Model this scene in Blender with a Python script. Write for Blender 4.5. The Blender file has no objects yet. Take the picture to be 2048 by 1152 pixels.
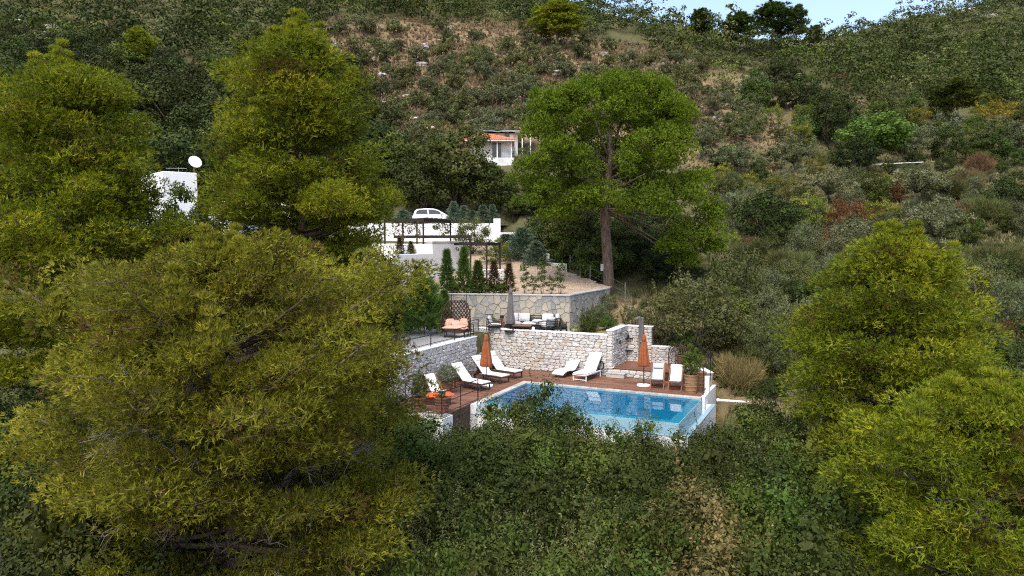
import bpy, math, random
import numpy as np
from mathutils import Vector, Matrix

# ------------------------------------------------------------------ camera, sky, sun, exposure
SC = bpy.context.scene
COL = SC.collection
H, F = 6.8, 1450.0                       # camera height above the pool deck, focal length for a 2048 px wide frame
TH = math.atan(96 / F)
cam_d = bpy.data.cameras.new('camera')
cam_d.sensor_width = 36.0
cam_d.lens = 36.0 * F / 2048
cam_d.clip_start, cam_d.clip_end = 0.1, 3000
cam = bpy.data.objects.new('camera', cam_d)
cam.location = (0, 0, H)
cam.rotation_euler = (math.pi / 2 - TH, 0, 0)
COL.objects.link(cam)
SC.camera = cam

SUN_DIR = Vector((-0.18, -0.48, 0.86)).normalized()      # towards the sun: high, behind the camera and to the left
world = bpy.data.worlds.new('World')
SC.world = world
world.use_nodes = True
wn = world.node_tree
bg = wn.nodes['Background']
sky = wn.nodes.new('ShaderNodeTexSky')
sky.sky_type = 'NISHITA'
sky.sun_disc = False
sky.sun_elevation = math.asin(SUN_DIR.z)
sky.sun_rotation = math.atan2(SUN_DIR.x, SUN_DIR.y)
sky.altitude = 50
sky.air_density, sky.dust_density, sky.ozone_density = 1.15, 3.5, 0.4
wn.links.new(sky.outputs[0], bg.inputs[0])
bg.inputs[1].default_value = 0.15
sun_d = bpy.data.lights.new('sun', 'SUN')
sun_d.energy = 1.2
sun_d.angle = math.radians(22)
sun_d.color = (1.0, 0.97, 0.92)
sun = bpy.data.objects.new('sun', sun_d)
sun.rotation_euler = SUN_DIR.to_track_quat('Z', 'Y').to_euler()
COL.objects.link(sun)
SC.view_settings.view_transform = 'Standard'
SC.view_settings.look = 'None'
SC.view_settings.gamma = 1
SC.view_settings.exposure = 1.15
SC.render.engine = 'CYCLES'
SC.cycles.max_bounces = 6
SC.cycles.diffuse_bounces = 3
SC.cycles.glossy_bounces = 3
SC.cycles.transmission_bounces = 3
SC.cycles.transparent_max_bounces = 8
SC.cycles.caustics_reflective = False
SC.cycles.caustics_refractive = False
SC.cycles.use_denoising = False
SC.cycles.pixel_filter_type = 'BLACKMAN_HARRIS'
SC.cycles.filter_width = 1.15

RNG = np.random.default_rng(7)
random.seed(7)
R = random.uniform

# ------------------------------------------------------------------ picture <-> place
CT, ST = math.cos(TH), math.sin(TH)
def ray(px, py):
    a, b = (px - 1024) / F, (576 - py) / F
    return a, CT + b * ST, -ST + b * CT
def at(px, py, Y):                        # the point seen at a pixel of the photograph, at distance Y
    d = ray(px, py); t = Y / d[1]
    return Vector((d[0] * t, Y, H + d[2] * t))
def onz(px, py, z):
    d = ray(px, py); t = (z - H) / d[2]
    return Vector((d[0] * t, d[1] * t, z))
PHI = math.radians(-25)
CP, SP = math.cos(PHI), math.sin(PHI)
OX, OY = 0.72, 34.24                      # far left corner of the pool water; the terraces use its axes (a, b)
def site(a, b, z=0.0):
    return Vector((OX + a * CP - b * SP, OY + a * SP + b * CP, z))
def to_site(X, Y):
    x, y = X - OX, Y - OY
    return x * CP + y * SP, -x * SP + y * CP

# ------------------------------------------------------------------ terrain height
TU = np.array([(p - 1024) / F for p in (-500, 0, 400, 700, 1000, 1300, 1600, 1850, 2100, 2600)])
TY = np.array([1, 12, 20, 26, 32, 38, 45, 55, 70, 90, 115, 145, 180, 220, 270, 340, 420, 600], float)
TZ = np.array([
    [-9.5] * 10,
    [-6.5] * 10,
    [-4.6, -4.6, -4.6, -4.5, -4.5, -4.6, -4.6, -4.8, -5, -5],
    [-2.6, -2.8, -3.0, -3.1, -3.1, -3.1, -3.1, -3.3, -3.5, -3.5],
    [-0.4, -0.5, -0.6, -0.6, -0.6, -0.7, -0.6, -1.0, -1.2, -1.2],
    [1.6, 1.5, 1.3, 1.0, 1.0, 1.0, 1.0, 0.8, 0.6, 0.6],
    [3.6, 3.5, 3.3, 3.0, 3.0, 3.0, 2.8, 2.6, 2.4, 2.4],
    [6.4, 6.2, 6.0, 5.5, 5.4, 5.4, 5.0, 4.8, 4.6, 4.6],
    [10.6, 10.4, 10.2, 9.8, 9.8, 9.4, 8.8, 8.4, 8.2, 8.4],
    [18.0, 17.8, 17.5, 17.2, 17.0, 16.6, 15.0, 14.0, 14.0, 14.5],
    [30.0, 29.5, 29.0, 28.0, 27.0, 26.0, 24.5, 22.0, 22.5, 24],
    [46.0, 45.5, 45.0, 42.0, 41.0, 39.0, 37.0, 33.0, 34.5, 37],
    [67.0, 66.5, 66.0, 63.0, 61.0, 57.0, 54.0, 47.0, 51.0, 55],
    [90.0, 89.0, 88.0, 86.0, 82.0, 70.0, 60.0, 64.0, 70.0, 76],
    [108., 106., 104., 102., 96.0, 70.0, 72.0, 86.0, 95.0, 102],
    [112., 110., 108., 104., 98.0, 68.0, 97.0, 107., 123., 132],
    [100., 100., 98.0, 94.0, 90.0, 60.0, 80.0, 96.0, 108., 118],
    [40.0] * 10])
_D = np.zeros_like(TZ)                     # smooth (monotone-ish) slopes along Y
_D[1:-1] = (TZ[2:] - TZ[:-2]) / (TY[2:] - TY[:-2])[:, None]
def zdrive(Y):
    return 3.78 + np.maximum(0, np.asarray(Y, float) - 44.5) * 0.155
def inpoly(X, Y, poly):
    c = np.zeros(np.shape(X), bool); n = len(poly)
    for i in range(n):
        x1, y1 = poly[i]; x2, y2 = poly[(i + 1) % n]
        if y1 == y2: continue
        c ^= ((y1 > Y) != (y2 > Y)) & (X < (x2 - x1) * (Y - y1) / (y2 - y1) + x1)
    return c
UPPER = [(-14, 42.6), (-4.1, 40.75), (3.1, 39.35), (6.05, 45.1), (0.9, 56.6), (-1.2, 62.4), (-14, 62.4)]
LANE = [(-16, 62.4), (-0.4, 62.4), (0.6, 67.5), (-16, 67.5)]
def vnoise(x, y, s):                       # cheap smooth bumps
    return (np.sin(x * s * 1.3 + 1.7 * np.sin(y * s * .9 + .4)) * np.sin(y * s * 1.1 + 1.3 * np.sin(x * s * .7 + 2.1)))
def terrain(X, Y, cut=True):
    X = np.asarray(X, float); Y = np.asarray(Y, float)
    u = np.clip(X / np.maximum(Y, 1), TU[0], TU[-1])
    i = np.clip(np.searchsorted(TU, u) - 1, 0, len(TU) - 2)
    f = (u - TU[i]) / (TU[i + 1] - TU[i]); f = f * f * (3 - 2 * f)
    yy = np.clip(Y, TY[0], TY[-1])
    j = np.clip(np.searchsorted(TY, yy) - 1, 0, len(TY) - 2)
    h = TY[j + 1] - TY[j]; t = (yy - TY[j]) / h
    def herm(ii):
        return ((2*t**3-3*t**2+1) * TZ[j, ii] + (t**3-2*t**2+t) * h * _D[j, ii] + (-2*t**3+3*t**2) * TZ[j+1, ii] + (t**3-t**2) * h * _D[j+1, ii])
    z = herm(i) * (1 - f) + herm(i + 1) * f
    amp = np.clip((Y - 40) / 60, 0.12, 1.0)
    z = z + amp * (0.7 * vnoise(X, Y, .16) + .35 * vnoise(X + 9, Y + 4, .47) + .12 * vnoise(X + 3, Y, 1.3))
    if cut:
        a, b = to_site(X, Y)
        z = np.where((a > -3.5) & (a < 9.0) & (b > -6.2) & (b < 3.5), np.minimum(z, -1.9), z)
        z = np.where((a > -3.5) & (a < 0.2) & (b > -8.2) & (b <= -6.2), np.minimum(z, -1.5), z)
        z = np.where((a > 2.8) & (a < 6.6) & (b >= 3.5) & (b < 6.2), np.minimum(z, -.3), z)
        z = np.where((a > -8.5) & (a <= -3.5) & (b > -6.5) & (b < 3.6), 1.8, z)
        z = np.where((a > -8.5) & (a < 2.9) & (b >= 3.5) & (b < 7.8), 1.82 + np.maximum(0, a - .4) * .12 + np.maximum(0, b - 4.5) * .1 * (a > .4), z)
        z = np.where((a >= 2.9) & (a < 4.6) & (b >= 6.2) & (b < 8), np.maximum(z, 1.6), z)
        z = np.where(inpoly(X, Y, UPPER), zdrive(Y) - .12, z)
        z = np.where(inpoly(X, Y, LANE), 8.0, z)
    return z
def tz(X, Y): return float(terrain(np.array([X]), np.array([Y]))[0])
def hit(px, py, y0=28.0, y1=420.0):        # where the line of sight meets the ground
    d = ray(px, py)
    Y = np.geomspace(y0, y1, 900); X = d[0] / d[1] * Y; Z = H + d[2] / d[1] * Y
    k = np.nonzero(terrain(X, Y) >= Z)[0]
    if len(k) == 0: return None
    return float(Y[k[0]])

# ------------------------------------------------------------------ object helpers
def link(o, parent=None):
    COL.objects.link(o)
    if parent is not None: o.parent = parent
    return o
def tag(o, label=None, cat=None, group=None, kind=None):
    if label: o['label'] = label
    if cat: o['category'] = cat
    if group: o['group'] = group
    if kind: o['kind'] = kind
    return o
def thing(name, label, cat, loc=(0, 0, 0), rz=0.0, group=None):
    o = bpy.data.objects.new(name, None)
    o.empty_display_size = .2
    o.location = loc; o.rotation_euler = (0, 0, rz)
    link(o)
    return tag(o, label, cat, group)
def copy_tree(o, parent=None):
    c = o.copy(); COL.objects.link(c); c.parent = parent
    for ch in list(o.children): copy_tree(ch, c)
    return c

class G:                                   # collects shapes; build() links them as one mesh object
    def __init__(s): s.v, s.f = [], []
    def add(s, vs, fs):
        n = len(s.v); s.v += [tuple(v) for v in vs]; s.f += [tuple(i + n for i in f) for f in fs]; return s
    def box(s, x0, x1, y0, y1, z0, z1):
        return s.add([(x0,y0,z0),(x1,y0,z0),(x1,y1,z0),(x0,y1,z0),(x0,y0,z1),(x1,y0,z1),(x1,y1,z1),(x0,y1,z1)],
                     [(0,3,2,1),(4,5,6,7),(0,1,5,4),(1,2,6,5),(2,3,7,6),(3,0,4,7)])
    def beam(s, p, q, w, h, up=(0, 0, 1)):
        p, q = Vector(p), Vector(q); d = (q - p).normalized(); up = Vector(up)
        if abs(d.dot(up)) > .98: up = Vector((0, 1, 0))
        x = d.cross(up).normalized() * w / 2; y = x.cross(d).normalized() * h / 2
        vs = [p-x-y, p+x-y, p+x+y, p-x+y, q-x-y, q+x-y, q+x+y, q-x+y]
        return s.add(vs, [(0,3,2,1),(4,5,6,7),(0,1,5,4),(1,2,6,5),(2,3,7,6),(3,0,4,7)])
    def tube(s, pts, rad, n=6, cap=True):
        pts = [Vector(p) for p in pts]; m = len(pts)
        if not hasattr(rad, '__len__'): rad = [rad] * m
        ref = None; vs = []
        for i, p in enumerate(pts):
            d = (pts[min(i + 1, m - 1)] - pts[max(i - 1, 0)])
            d = d.normalized() if d.length > 1e-9 else Vector((0, 0, 1))
            if ref is None: ref = Vector((1, 0, 0)) if abs(d.x) < .8 else Vector((0, 1, 0))
            x = (ref - d * ref.dot(d)).normalized(); y = d.cross(x); ref = x
            vs += [p + (x * math.cos(2*math.pi*k/n) + y * math.sin(2*math.pi*k/n)) * rad[i] for k in range(n)]
        fs = [(i*n+k, i*n+(k+1)%n, (i+1)*n+(k+1)%n, (i+1)*n+k) for i in range(m-1) for k in range(n)]
        if cap: fs += [tuple(range(n-1, -1, -1)), tuple((m-1)*n+k for k in range(n))]
        return s.add(vs, fs)
    def lathe(s, prof, n=16, c=(0, 0, 0), fold=0.0, nf=8, cap=True):
        vs = []
        for r, z in prof:
            for k in range(n):
                t = 2 * math.pi * k / n; rr = r * (1 + fold * math.cos(nf * t))
                vs.append((c[0] + rr * math.cos(t), c[1] + rr * math.sin(t), c[2] + z))
        m = len(prof)
        fs = [(i*n+k, i*n+(k+1)%n, (i+1)*n+(k+1)%n, (i+1)*n+k) for i in range(m-1) for k in range(n)]
        if cap: fs += [tuple(range(n-1, -1, -1)), tuple((m-1)*n+k for k in range(n))]
        return s.add(vs, fs)
    def prism(s, poly, z0, z1):
        n = len(poly)
        vs = [(p[0], p[1], z0) for p in poly] + [(p[0], p[1], z1) for p in poly]
        return s.add(vs, [tuple(range(n-1, -1, -1)), tuple(range(n, 2*n))] + [(i, (i+1)%n, n+(i+1)%n, n+i) for i in range(n)])
    def ribbon(s, prof, w, t):             # a cushion: profile (x, z) swept across y, thickness t
        n = len(prof); top, bot = [], []
        for i, (x, z) in enumerate(prof):
            a = prof[max(i-1, 0)]; b = prof[min(i+1, n-1)]
            dx, dz = b[0]-a[0], b[1]-a[1]; l = math.hypot(dx, dz) or 1
            nx, nz = -dz/l, dx/l
            bot.append((x, z)); top.append((x+nx*t, z+nz*t))
        ring = bot + top[::-1]; m = len(ring)
        ys = [-w/2, -w/2+.03, w/2-.03, w/2]; sc = [.75, 1, 1, .75]
        vs = []
        for y, k in zip(ys, sc):
            for i in range(m):
                bx, bz = ring[i]; ox, oz = ring[m-1-i]
                mx, mz = (bx+ox)/2, (bz+oz)/2
                vs.append((mx+(bx-mx)*k, y, mz+(bz-mz)*k))
        fs = [(j*m+i, j*m+(i+1)%m, (j+1)*m+(i+1)%m, (j+1)*m+i) for j in range(3) for i in range(m)]
        fs = [f[::-1] for f in fs]
        for j, rev in ((0, False), (3, True)):
            for i in range(n-1):
                f = (j*m+i, j*m+i+1, j*m+m-2-i, j*m+m-1-i)
                fs.append(f if not rev else f[::-1])
        return s.add(vs, fs)
    def cushion(s, c, sx, sy, sz, rot=None, puff=.35):
        nu, nv = 6, 6; vs, fs = [], []
        rot = rot or Matrix.Identity(3); c = Vector(c)
        for side in (1, -1):
            for i in range(nu+1):
                for j in range(nv+1):
                    u, v = i/nu*2-1, j/nv*2-1
                    e = (1-u**4)*(1-v**4)
                    z = side * sz/2 * (.28 + (1-.28) * e**puff if 0 < i < nu and 0 < j < nv else .0)
                    sh = 1 - .06*(u*u*v*v)
                    vs.append(c + rot @ Vector((u*sx/2*sh, v*sy/2*sh, z)))
            o = 0 if side == 1 else (nu+1)*(nv+1)
            for i in range(nu):
                for j in range(nv):
                    f = (o+i*(nv+1)+j, o+(i+1)*(nv+1)+j, o+(i+1)*(nv+1)+j+1, o+i*(nv+1)+j+1)
                    fs.append(f if side == 1 else f[::-1])
        return s.add(vs, fs)
    def build(s, name, mat, parent=None, smooth=False, bevel=0.0):
        me = bpy.data.meshes.new(name); me.from_pydata(s.v, [], s.f); me.update()
        if smooth:
            for p in me.polygons: p.use_smooth = True
        me.materials.append(mat)
        o = bpy.data.objects.new(name, me); link(o, parent)
        if bevel:
            m = o.modifiers.new('bevel', 'BEVEL'); m.width = bevel; m.segments = 2; m.limit_method = 'ANGLE'
        return o

def np_mesh(name, verts, k, tone, mat):    # many separate k-gons from an (n*k, 3) array, 'tone' per face
    me = bpy.data.meshes.new(name)
    nv = len(verts); nf = nv // k
    me.vertices.add(nv); me.vertices.foreach_set('co', np.ascontiguousarray(verts, np.float32).ravel())
    me.loops.add(nv); me.loops.foreach_set('vertex_index', np.arange(nv, dtype=np.int32))
    me.polygons.add(nf); me.polygons.foreach_set('loop_start', np.arange(0, nv, k, dtype=np.int32))
    a = me.attributes.new('tone', 'FLOAT', 'FACE'); a.data.foreach_set('value', np.ascontiguousarray(tone, np.float32))
    me.materials.append(mat)
    me.update(calc_edges=True)
    return me

# ------------------------------------------------------------------ materials
def nodes(name):
    m = bpy.data.materials.new(name); m.use_nodes = True
    nt = m.node_tree; nt.nodes.clear()
    return m, nt, nt.nodes.new('ShaderNodeOutputMaterial')
def N(nt, t, **kw):
    n = nt.nodes.new(t)
    for k, v in kw.items(): setattr(n, k, v)
    return n
def mixc(nt, fac, a, b, mode='MIX'):
    n = nt.nodes.new('ShaderNodeMix'); n.data_type = 'RGBA'; n.blend_type = mode
    for sock, v in ((n.inputs[0], fac), (n.inputs[6], a), (n.inputs[7], b)):
        if isinstance(v, bpy.types.NodeSocket): nt.links.new(v, sock)
        elif isinstance(v, (int, float)): sock.default_value = v
        else: sock.default_value = (*v, 1)
    return n.outputs[2]
def ramp(nt, fac, stops):
    n = nt.nodes.new('ShaderNodeValToRGB'); el = n.color_ramp.elements
    while len(el) < len(stops): el.new(.5)
    for e, (p, c) in zip(el, stops): e.position = p; e.color = (*c, 1)
    nt.links.new(fac, n.inputs[0]); return n.outputs[0]
def noise(nt, scale, detail=4, vec=None, rough=.6):
    n = nt.nodes.new('ShaderNodeTexNoise'); n.inputs['Scale'].default_value = scale
    n.inputs['Detail'].default_value = detail; n.inputs['Roughness'].default_value = rough
    if vec is not None: nt.links.new(vec, n.inputs[0])
    return n.outputs[0]
def maths(nt, op, a, b=0.0):
    n = nt.nodes.new('ShaderNodeMath'); n.operation = op
    for s, v in ((n.inputs[0], a), (n.inputs[1], b)):
        if isinstance(v, bpy.types.NodeSocket): nt.links.new(v, s)
        else: s.default_value = v
    return n.outputs[0]
def mat(name, stops, scale=6.0, rough=.75, bump=0.0, bscale=None, spec=.3, metal=0.0, objvar=0.0, coords='Object', stretch=None):
    """stops: one colour, or a list of colours that a noise mixes; objvar: shift per object"""
    m, nt, out = nodes(name)
    b = N(nt, 'ShaderNodeBsdfPrincipled')
    b.inputs['Roughness'].default_value = rough; b.inputs['Metallic'].default_value = metal
    b.inputs['Specular IOR Level'].default_value = spec
    tc = N(nt, 'ShaderNodeTexCoord'); vec = tc.outputs[coords] if coords != 'World' else N(nt, 'ShaderNodeNewGeometry').outputs['Position']
    if stretch:
        mp = N(nt, 'ShaderNodeMapping'); mp.inputs['Scale'].default_value = stretch
        nt.links.new(vec, mp.inputs[0]); vec = mp.outputs[0]
    if not hasattr(stops[0], '__len__'): stops = [tuple(c * .82 for c in stops), stops, tuple(min(1, c * 1.14) for c in stops)]
    fac = noise(nt, scale, 5, vec)
    fac = maths(nt, 'MULTIPLY_ADD', fac, 1.9); fac.node.inputs[2].default_value = -.45
    if objvar:
        oi = N(nt, 'ShaderNodeObjectInfo')
        r = maths(nt, 'SUBTRACT', oi.outputs['Random'], .5); r = maths(nt, 'MULTIPLY', r, objvar * 2)
        fac = maths(nt, 'ADD', fac, r)
    n = len(stops)
    c = ramp(nt, fac, [(.08 + .84 * i / max(1, n - 1), s) for i, s in enumerate(stops)])
    nt.links.new(c, b.inputs['Base Color'])
    if bump:
        bn = N(nt, 'ShaderNodeBump'); bn.inputs['Strength'].default_value = bump; bn.inputs['Distance'].default_value = .03
        nt.links.new(noise(nt, bscale or scale * 4, 6, vec), bn.inputs['Height']); nt.links.new(bn.outputs[0], b.inputs['Normal'])
    nt.links.new(b.outputs[0], out.inputs[0])
    return m
def leaf(name, cols, trans=.3, rough=.6, var=.25, hue=.05):
    """cols: leaf colours picked by the random per-leaf 'tone'; every plant also shifts a little"""
    m, nt, out = nodes(name)
    at_ = N(nt, 'ShaderNodeAttribute', attribute_name='tone')
    n = len(cols)
    c = ramp(nt, at_.outputs['Fac'], [(i / max(1, n - 1), s) for i, s in enumerate(cols)])
    oi = N(nt, 'ShaderNodeObjectInfo')
    hs = N(nt, 'ShaderNodeHueSaturation')
    v = maths(nt, 'MULTIPLY_ADD', oi.outputs['Random'], var * 2); v.node.inputs[2].default_value = 1 - var
    nt.links.new(v, hs.inputs['Value'])
    r2 = maths(nt, 'FRACT', maths(nt, 'MULTIPLY', oi.outputs['Random'], 7.31))
    h = maths(nt, 'MULTIPLY_ADD', r2, hue); h.node.inputs[2].default_value = .5 - hue / 2
    nt.links.new(h, hs.inputs['Hue']); nt.links.new(c, hs.inputs['Color'])
    b = N(nt, 'ShaderNodeBsdfPrincipled'); b.inputs['Roughness'].default_value = rough
    b.inputs['Specular IOR Level'].default_value = .12
    t = N(nt, 'ShaderNodeBsdfTranslucent')
    nt.links.new(hs.outputs[0], b.inputs['Base Color']); nt.links.new(hs.outputs[0], t.inputs[0])
    mx = N(nt, 'ShaderNodeMixShader'); mx.inputs[0].default_value = trans
    nt.links.new(b.outputs[0], mx.inputs[1]); nt.links.new(t.outputs[0], mx.inputs[2])
    nt.links.new(mx.outputs[0], out.inputs[0])
    return m

WHITE = mat('white_render', [(.72, .73, .74), (.78, .785, .79), (.82, .82, .82)], .6, .85, .06, 5)
WHITEP = mat('white_paint', (.78, .78, .77), 3, .5)
BLACK = mat('black_metal', (.018, .017, .017), 5, .45)
DARKWOOD = mat('dark_pergola_wood', [(.014, .010, .009), (.03, .02, .016)], 8, .6)
FABW = mat('white_fabric', [(.74, .74, .73), (.84, .84, .83)], 4, .9, .2, 60)
FABG = mat('grey_fabric', [(.42, .43, .44), (.55, .55, .56)], 5, .9, .2, 60)
FABP = mat('pink_beige_fabric', [(.50, .30, .22), (.62, .41, .32)], 5, .9)
FABL = mat('blue_grey_fabric', [(.36, .42, .45), (.44, .50, .53)], 5, .9)
ORANGE = mat('burnt_orange_canvas', [(.24, .07, .025), (.34, .105, .04)], 5, .85, .2, 40)
ORANGEB = mat('bright_orange_fabric', (.62, .10, .03), 5, .8)
GREYC = mat('dark_grey_canvas', [(.10, .10, .10), (.16, .155, .15)], 5, .85, .2, 40)
TEAK = mat('teak_wood', [(.16, .07, .035), (.28, .13, .06)], 9, .55, stretch=(1, 6, 6))
BROWNW = mat('brown_lounger_frame', [(.045, .025, .016), (.085, .045, .028)], 9, .6)
DECK = mat('deck_board_wood', [(.115, .052, .032), (.175, .082, .050), (.24, .12, .078)], 5, .6, .15, 25, objvar=.35, stretch=(.5, 8, 1))
RATTAN = mat('brown_rattan', [(.03, .014, .010), (.075, .034, .022)], 30, .6)
COPING = mat('stone_coping', [(.26, .26, .25), (.40, .38, .35), (.47, .44, .40)], 2.5, .7, .2, 18, objvar=.3)
TILEB = mat('pool_tile', [(.03, .30, .44), (.05, .38, .53)], 14, .35)
TILEL = mat('pale_blue_edge_tile', [(.22, .36, .43), (.30, .44, .51)], 9, .3)
STONEW = mat('whitewashed_stone', [(0.393, 0.385, 0.381), (0.53, 0.517, 0.508), (0.607, 0.59, 0.573), (0.496, 0.453, 0.41)], 5, .9, .35, 22, objvar=.5)
STONES = mat('warm_whitewashed_stone', [(0.479, 0.47, 0.453), (0.59, 0.573, 0.556), (0.539, 0.479, 0.402), (0.427, 0.359, 0.274)], 5, .9, .35, 22, objvar=.5)
MORTAR = mat('wall_mortar', [(.24, .22, .20), (.38, .36, .33)], 8, .95, .3, 40)
CLAD = mat('crazy_stone', [(.22, .22, .22), (.29, .285, .27), (.36, .33, .27), (.43, .38, .30)], 3, .85, .3, 16, objvar=.42)
CLADM = mat('cladding_mortar', (.30, .26, .21), 8, .95, .3, 40)
PATIO = mat('grey_patio_paving', [(.24, .24, .24), (.36, .35, .34)], 2, .85, .2, 20)
GRAVEL = mat('tan_gravel', [(.24, .165, .11), (.36, .27, .19), (.44, .35, .26)], 3.5, .95, .5, 60, coords='World')
TERRA = mat('terracotta', [(.14, .06, .035), (.22, .10, .06)], 6, .8, .2, 30)
WICKER = mat('tan_wicker', [(.22, .12, .06), (.36, .21, .11)], 30, .8, .4, 60)
ROOFT = mat('orange_roof_tile', [(.36, .10, .045), (.52, .17, .08), (.60, .25, .14)], 3, .85, objvar=.3)
CORRU = mat('grey_sheet_metal', [(.16, .17, .18), (.40, .40, .40)], 1.5, .6)
OLDW = mat('weathered_white_plaster', [(.42, .41, .40), (.62, .62, .61), (.74, .74, .73)], 1.3, .9, .2, 12)
GLASSD = mat('dark_window_glass', (.02, .025, .03), 2, .12, spec=.6)
CARP = mat('white_car_paint', (.75, .76, .77), 1, .25, spec=.5)
RUBBER = mat('black_rubber', (.02, .02, .02), 4, .8)
STEEL = mat('grey_steel', (.35, .36, .37), 4, .4, metal=.6)
PIPE = mat('white_plastic_pipe', (.72, .70, .68), 3, .4)
BARK = mat('pine_bark', [(.045, .03, .022), (.12, .085, .066), (.19, .14, .11)], 3, .95, .8, 9, stretch=(3, 3, .7))
BARKG = mat('grey_bark', [(.045, .038, .032), (.10, .088, .076)], 6, .95, .5, 20)
TWIG = mat('dead_grey_twig', [(.13, .11, .10), (.27, .24, .22)], 8, .95)
ROCK = mat('pale_limestone', [(.22, .20, .18), (.40, .37, .34), (.52, .49, .46)], 2, .95, .6, 8, objvar=.3)
L_PINE = leaf('pine_needles', [(0.1133, 0.0685, 0.0198), (0.0906, 0.126, 0.011), (0.1814, 0.226, 0.0154), (0.2795, 0.2985, 0.0198), (0.4079, 0.3765, 0.0286)], .38, .6, .06, .012)
L_PINEO = leaf('olive_toned_pine_needles', [(0.1484, 0.0875, 0.0308), (0.1051, 0.1167, 0.0154), (0.1854, 0.189, 0.0198), (0.2721, 0.2591, 0.0264), (0.3709, 0.3267, 0.044)], .38, .6, .06, .012)
L_STONE = leaf('stone_pine_needles', [(0.0598, 0.0904, 0.0094), (0.1144, 0.1755, 0.0131), (0.1851, 0.2657, 0.0187), (0.2505, 0.319, 0.0281)], .28)
L_OAK = leaf('dark_evergreen_leaves', [(0.0172, 0.0269, 0.0053), (0.0306, 0.0431, 0.0084), (0.0478, 0.0628, 0.0131), (0.0811, 0.094, 0.0269)], .12, .6, .34)
L_OAKG = leaf('mid_green_leaves', [(0.0225, 0.0404, 0.0064), (0.043, 0.0673, 0.0103), (0.0717, 0.1009, 0.0167), (0.1127, 0.1346, 0.0321)], .12, .6, .34)
L_OAKT = leaf('tan_flowering_leaves', [(0.0612, 0.0612, 0.0184), (0.1326, 0.1122, 0.0358), (0.2142, 0.1582, 0.0612), (0.306, 0.2142, 0.102)], .2, .6)
L_OLIVE = leaf('olive_leaves', [(0.0536, 0.063, 0.0229), (0.091, 0.1029, 0.0426), (0.1339, 0.147, 0.0696), (0.1981, 0.21, 0.1147)], .15, .5)
L_OLIVED = leaf('dull_olive_leaves', [(0.0505, 0.0614, 0.0165), (0.0866, 0.1003, 0.0295), (0.1264, 0.1392, 0.0479), (0.1805, 0.1912, 0.0782)], .15, .5)
L_YELLOW = leaf('yellow_green_leaves', [(.060, .085, .012), (.115, .145, .020), (.190, .205, .030), (.26, .25, .05)], .3)
L_YEL = leaf('yellow_leaves', [(.12, .11, .012), (.22, .19, .02), (.32, .27, .03)], .3)
L_FIG = leaf('bright_green_leaves', [(0.045, 0.085, 0.014), (0.085, 0.145, 0.022), (0.14, 0.21, 0.04)], .35, .45)
L_BROOM = leaf('broom_stems', [(.055, .070, .018), (.085, .100, .028), (.125, .130, .045), (.17, .155, .07)], .15)
L_BROOMT = leaf('dry_broom_stems', [(.13, .085, .035), (.19, .13, .06), (.26, .20, .10)], .15)
L_RUST = leaf('rust_bracken', [(0.08, 0.036, 0.015), (0.125, 0.058, 0.025), (0.175, 0.088, 0.042)], .2, .6, .15, .006)
L_BLUE = leaf('blue_green_cypress', [(0.072, 0.112, 0.064), (0.128, 0.184, 0.12), (0.208, 0.272, 0.2)], .15)
L_CYP = leaf('leyland_cypress', [(0.0567, 0.0972, 0.0194), (0.1053, 0.162, 0.0324), (0.1944, 0.2592, 0.0567)], .2)
L_CYPB = leaf('browning_cypress', [(.06, .045, .015), (.11, .075, .03), (.10, .11, .03)], .2)
L_DRY = leaf('dry_grass', [(0.15, 0.11, 0.055), (0.24, 0.185, 0.1), (0.34, 0.275, 0.165)], .2)
L_RED = leaf('dead_red_leaves', [(0.085, 0.04, 0.022), (0.13, 0.064, 0.036), (0.17, 0.09, 0.055)], .2, .6, .15, .006)

def ground_mat():
    m, nt, out = nodes('hillside_ground')
    pos = N(nt, 'ShaderNodeNewGeometry').outputs['Position']
    n1, n2, n3 = noise(nt, .05, 4, pos), noise(nt, .35, 6, pos, .65), noise(nt, 3.0, 5, pos, .7)
    soil = ramp(nt, n3, [(.3, (.095, .060, .038)), (.55, (.175, .112, .070)), (.8, (.27, .20, .135))])
    dry = ramp(nt, n3, [(.25, (.15, .11, .055)), (.5, (.25, .19, .10)), (.75, (.35, .28, .17))])
    grn = ramp(nt, n3, [(.3, (.035, .042, .016)), (.7, (.09, .095, .038))])
    f1 = ramp(nt, n2, [(.42, (0, 0, 0)), (.60, (1, 1, 1))])
    f2 = ramp(nt, n1, [(.45, (0, 0, 0)), (.58, (1, 1, 1))])
    c = mixc(nt, f1, dry, soil)
    sa = N(nt, 'ShaderNodeAttribute', attribute_name='scrub')
    c = mixc(nt, maths(nt, 'MAXIMUM', maths(nt, 'MULTIPLY', f2, .55), maths(nt, 'MULTIPLY', sa.outputs['Fac'], .85)), c, grn)
    b = N(nt, 'ShaderNodeBsdfPrincipled'); b.inputs['Roughness'].default_value = .95; b.inputs['Specular IOR Level'].default_value = .1
    nt.links.new(c, b.inputs['Base Color'])
    bn = N(nt, 'ShaderNodeBump'); bn.inputs['Strength'].default_value = .7; bn.inputs['Distance'].default_value = .25
    nt.links.new(noise(nt, 1.6, 7, pos, .7), bn.inputs['Height']); nt.links.new(bn.outputs[0], b.inputs['Normal'])
    nt.links.new(b.outputs[0], out.inputs[0]); return m
GROUND = ground_mat()
SOIL = mat('red_garden_soil', [(.10, .040, .022), (.17, .075, .042), (.22, .12, .07)], 3, .95, .6, 14, coords='World')
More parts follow.
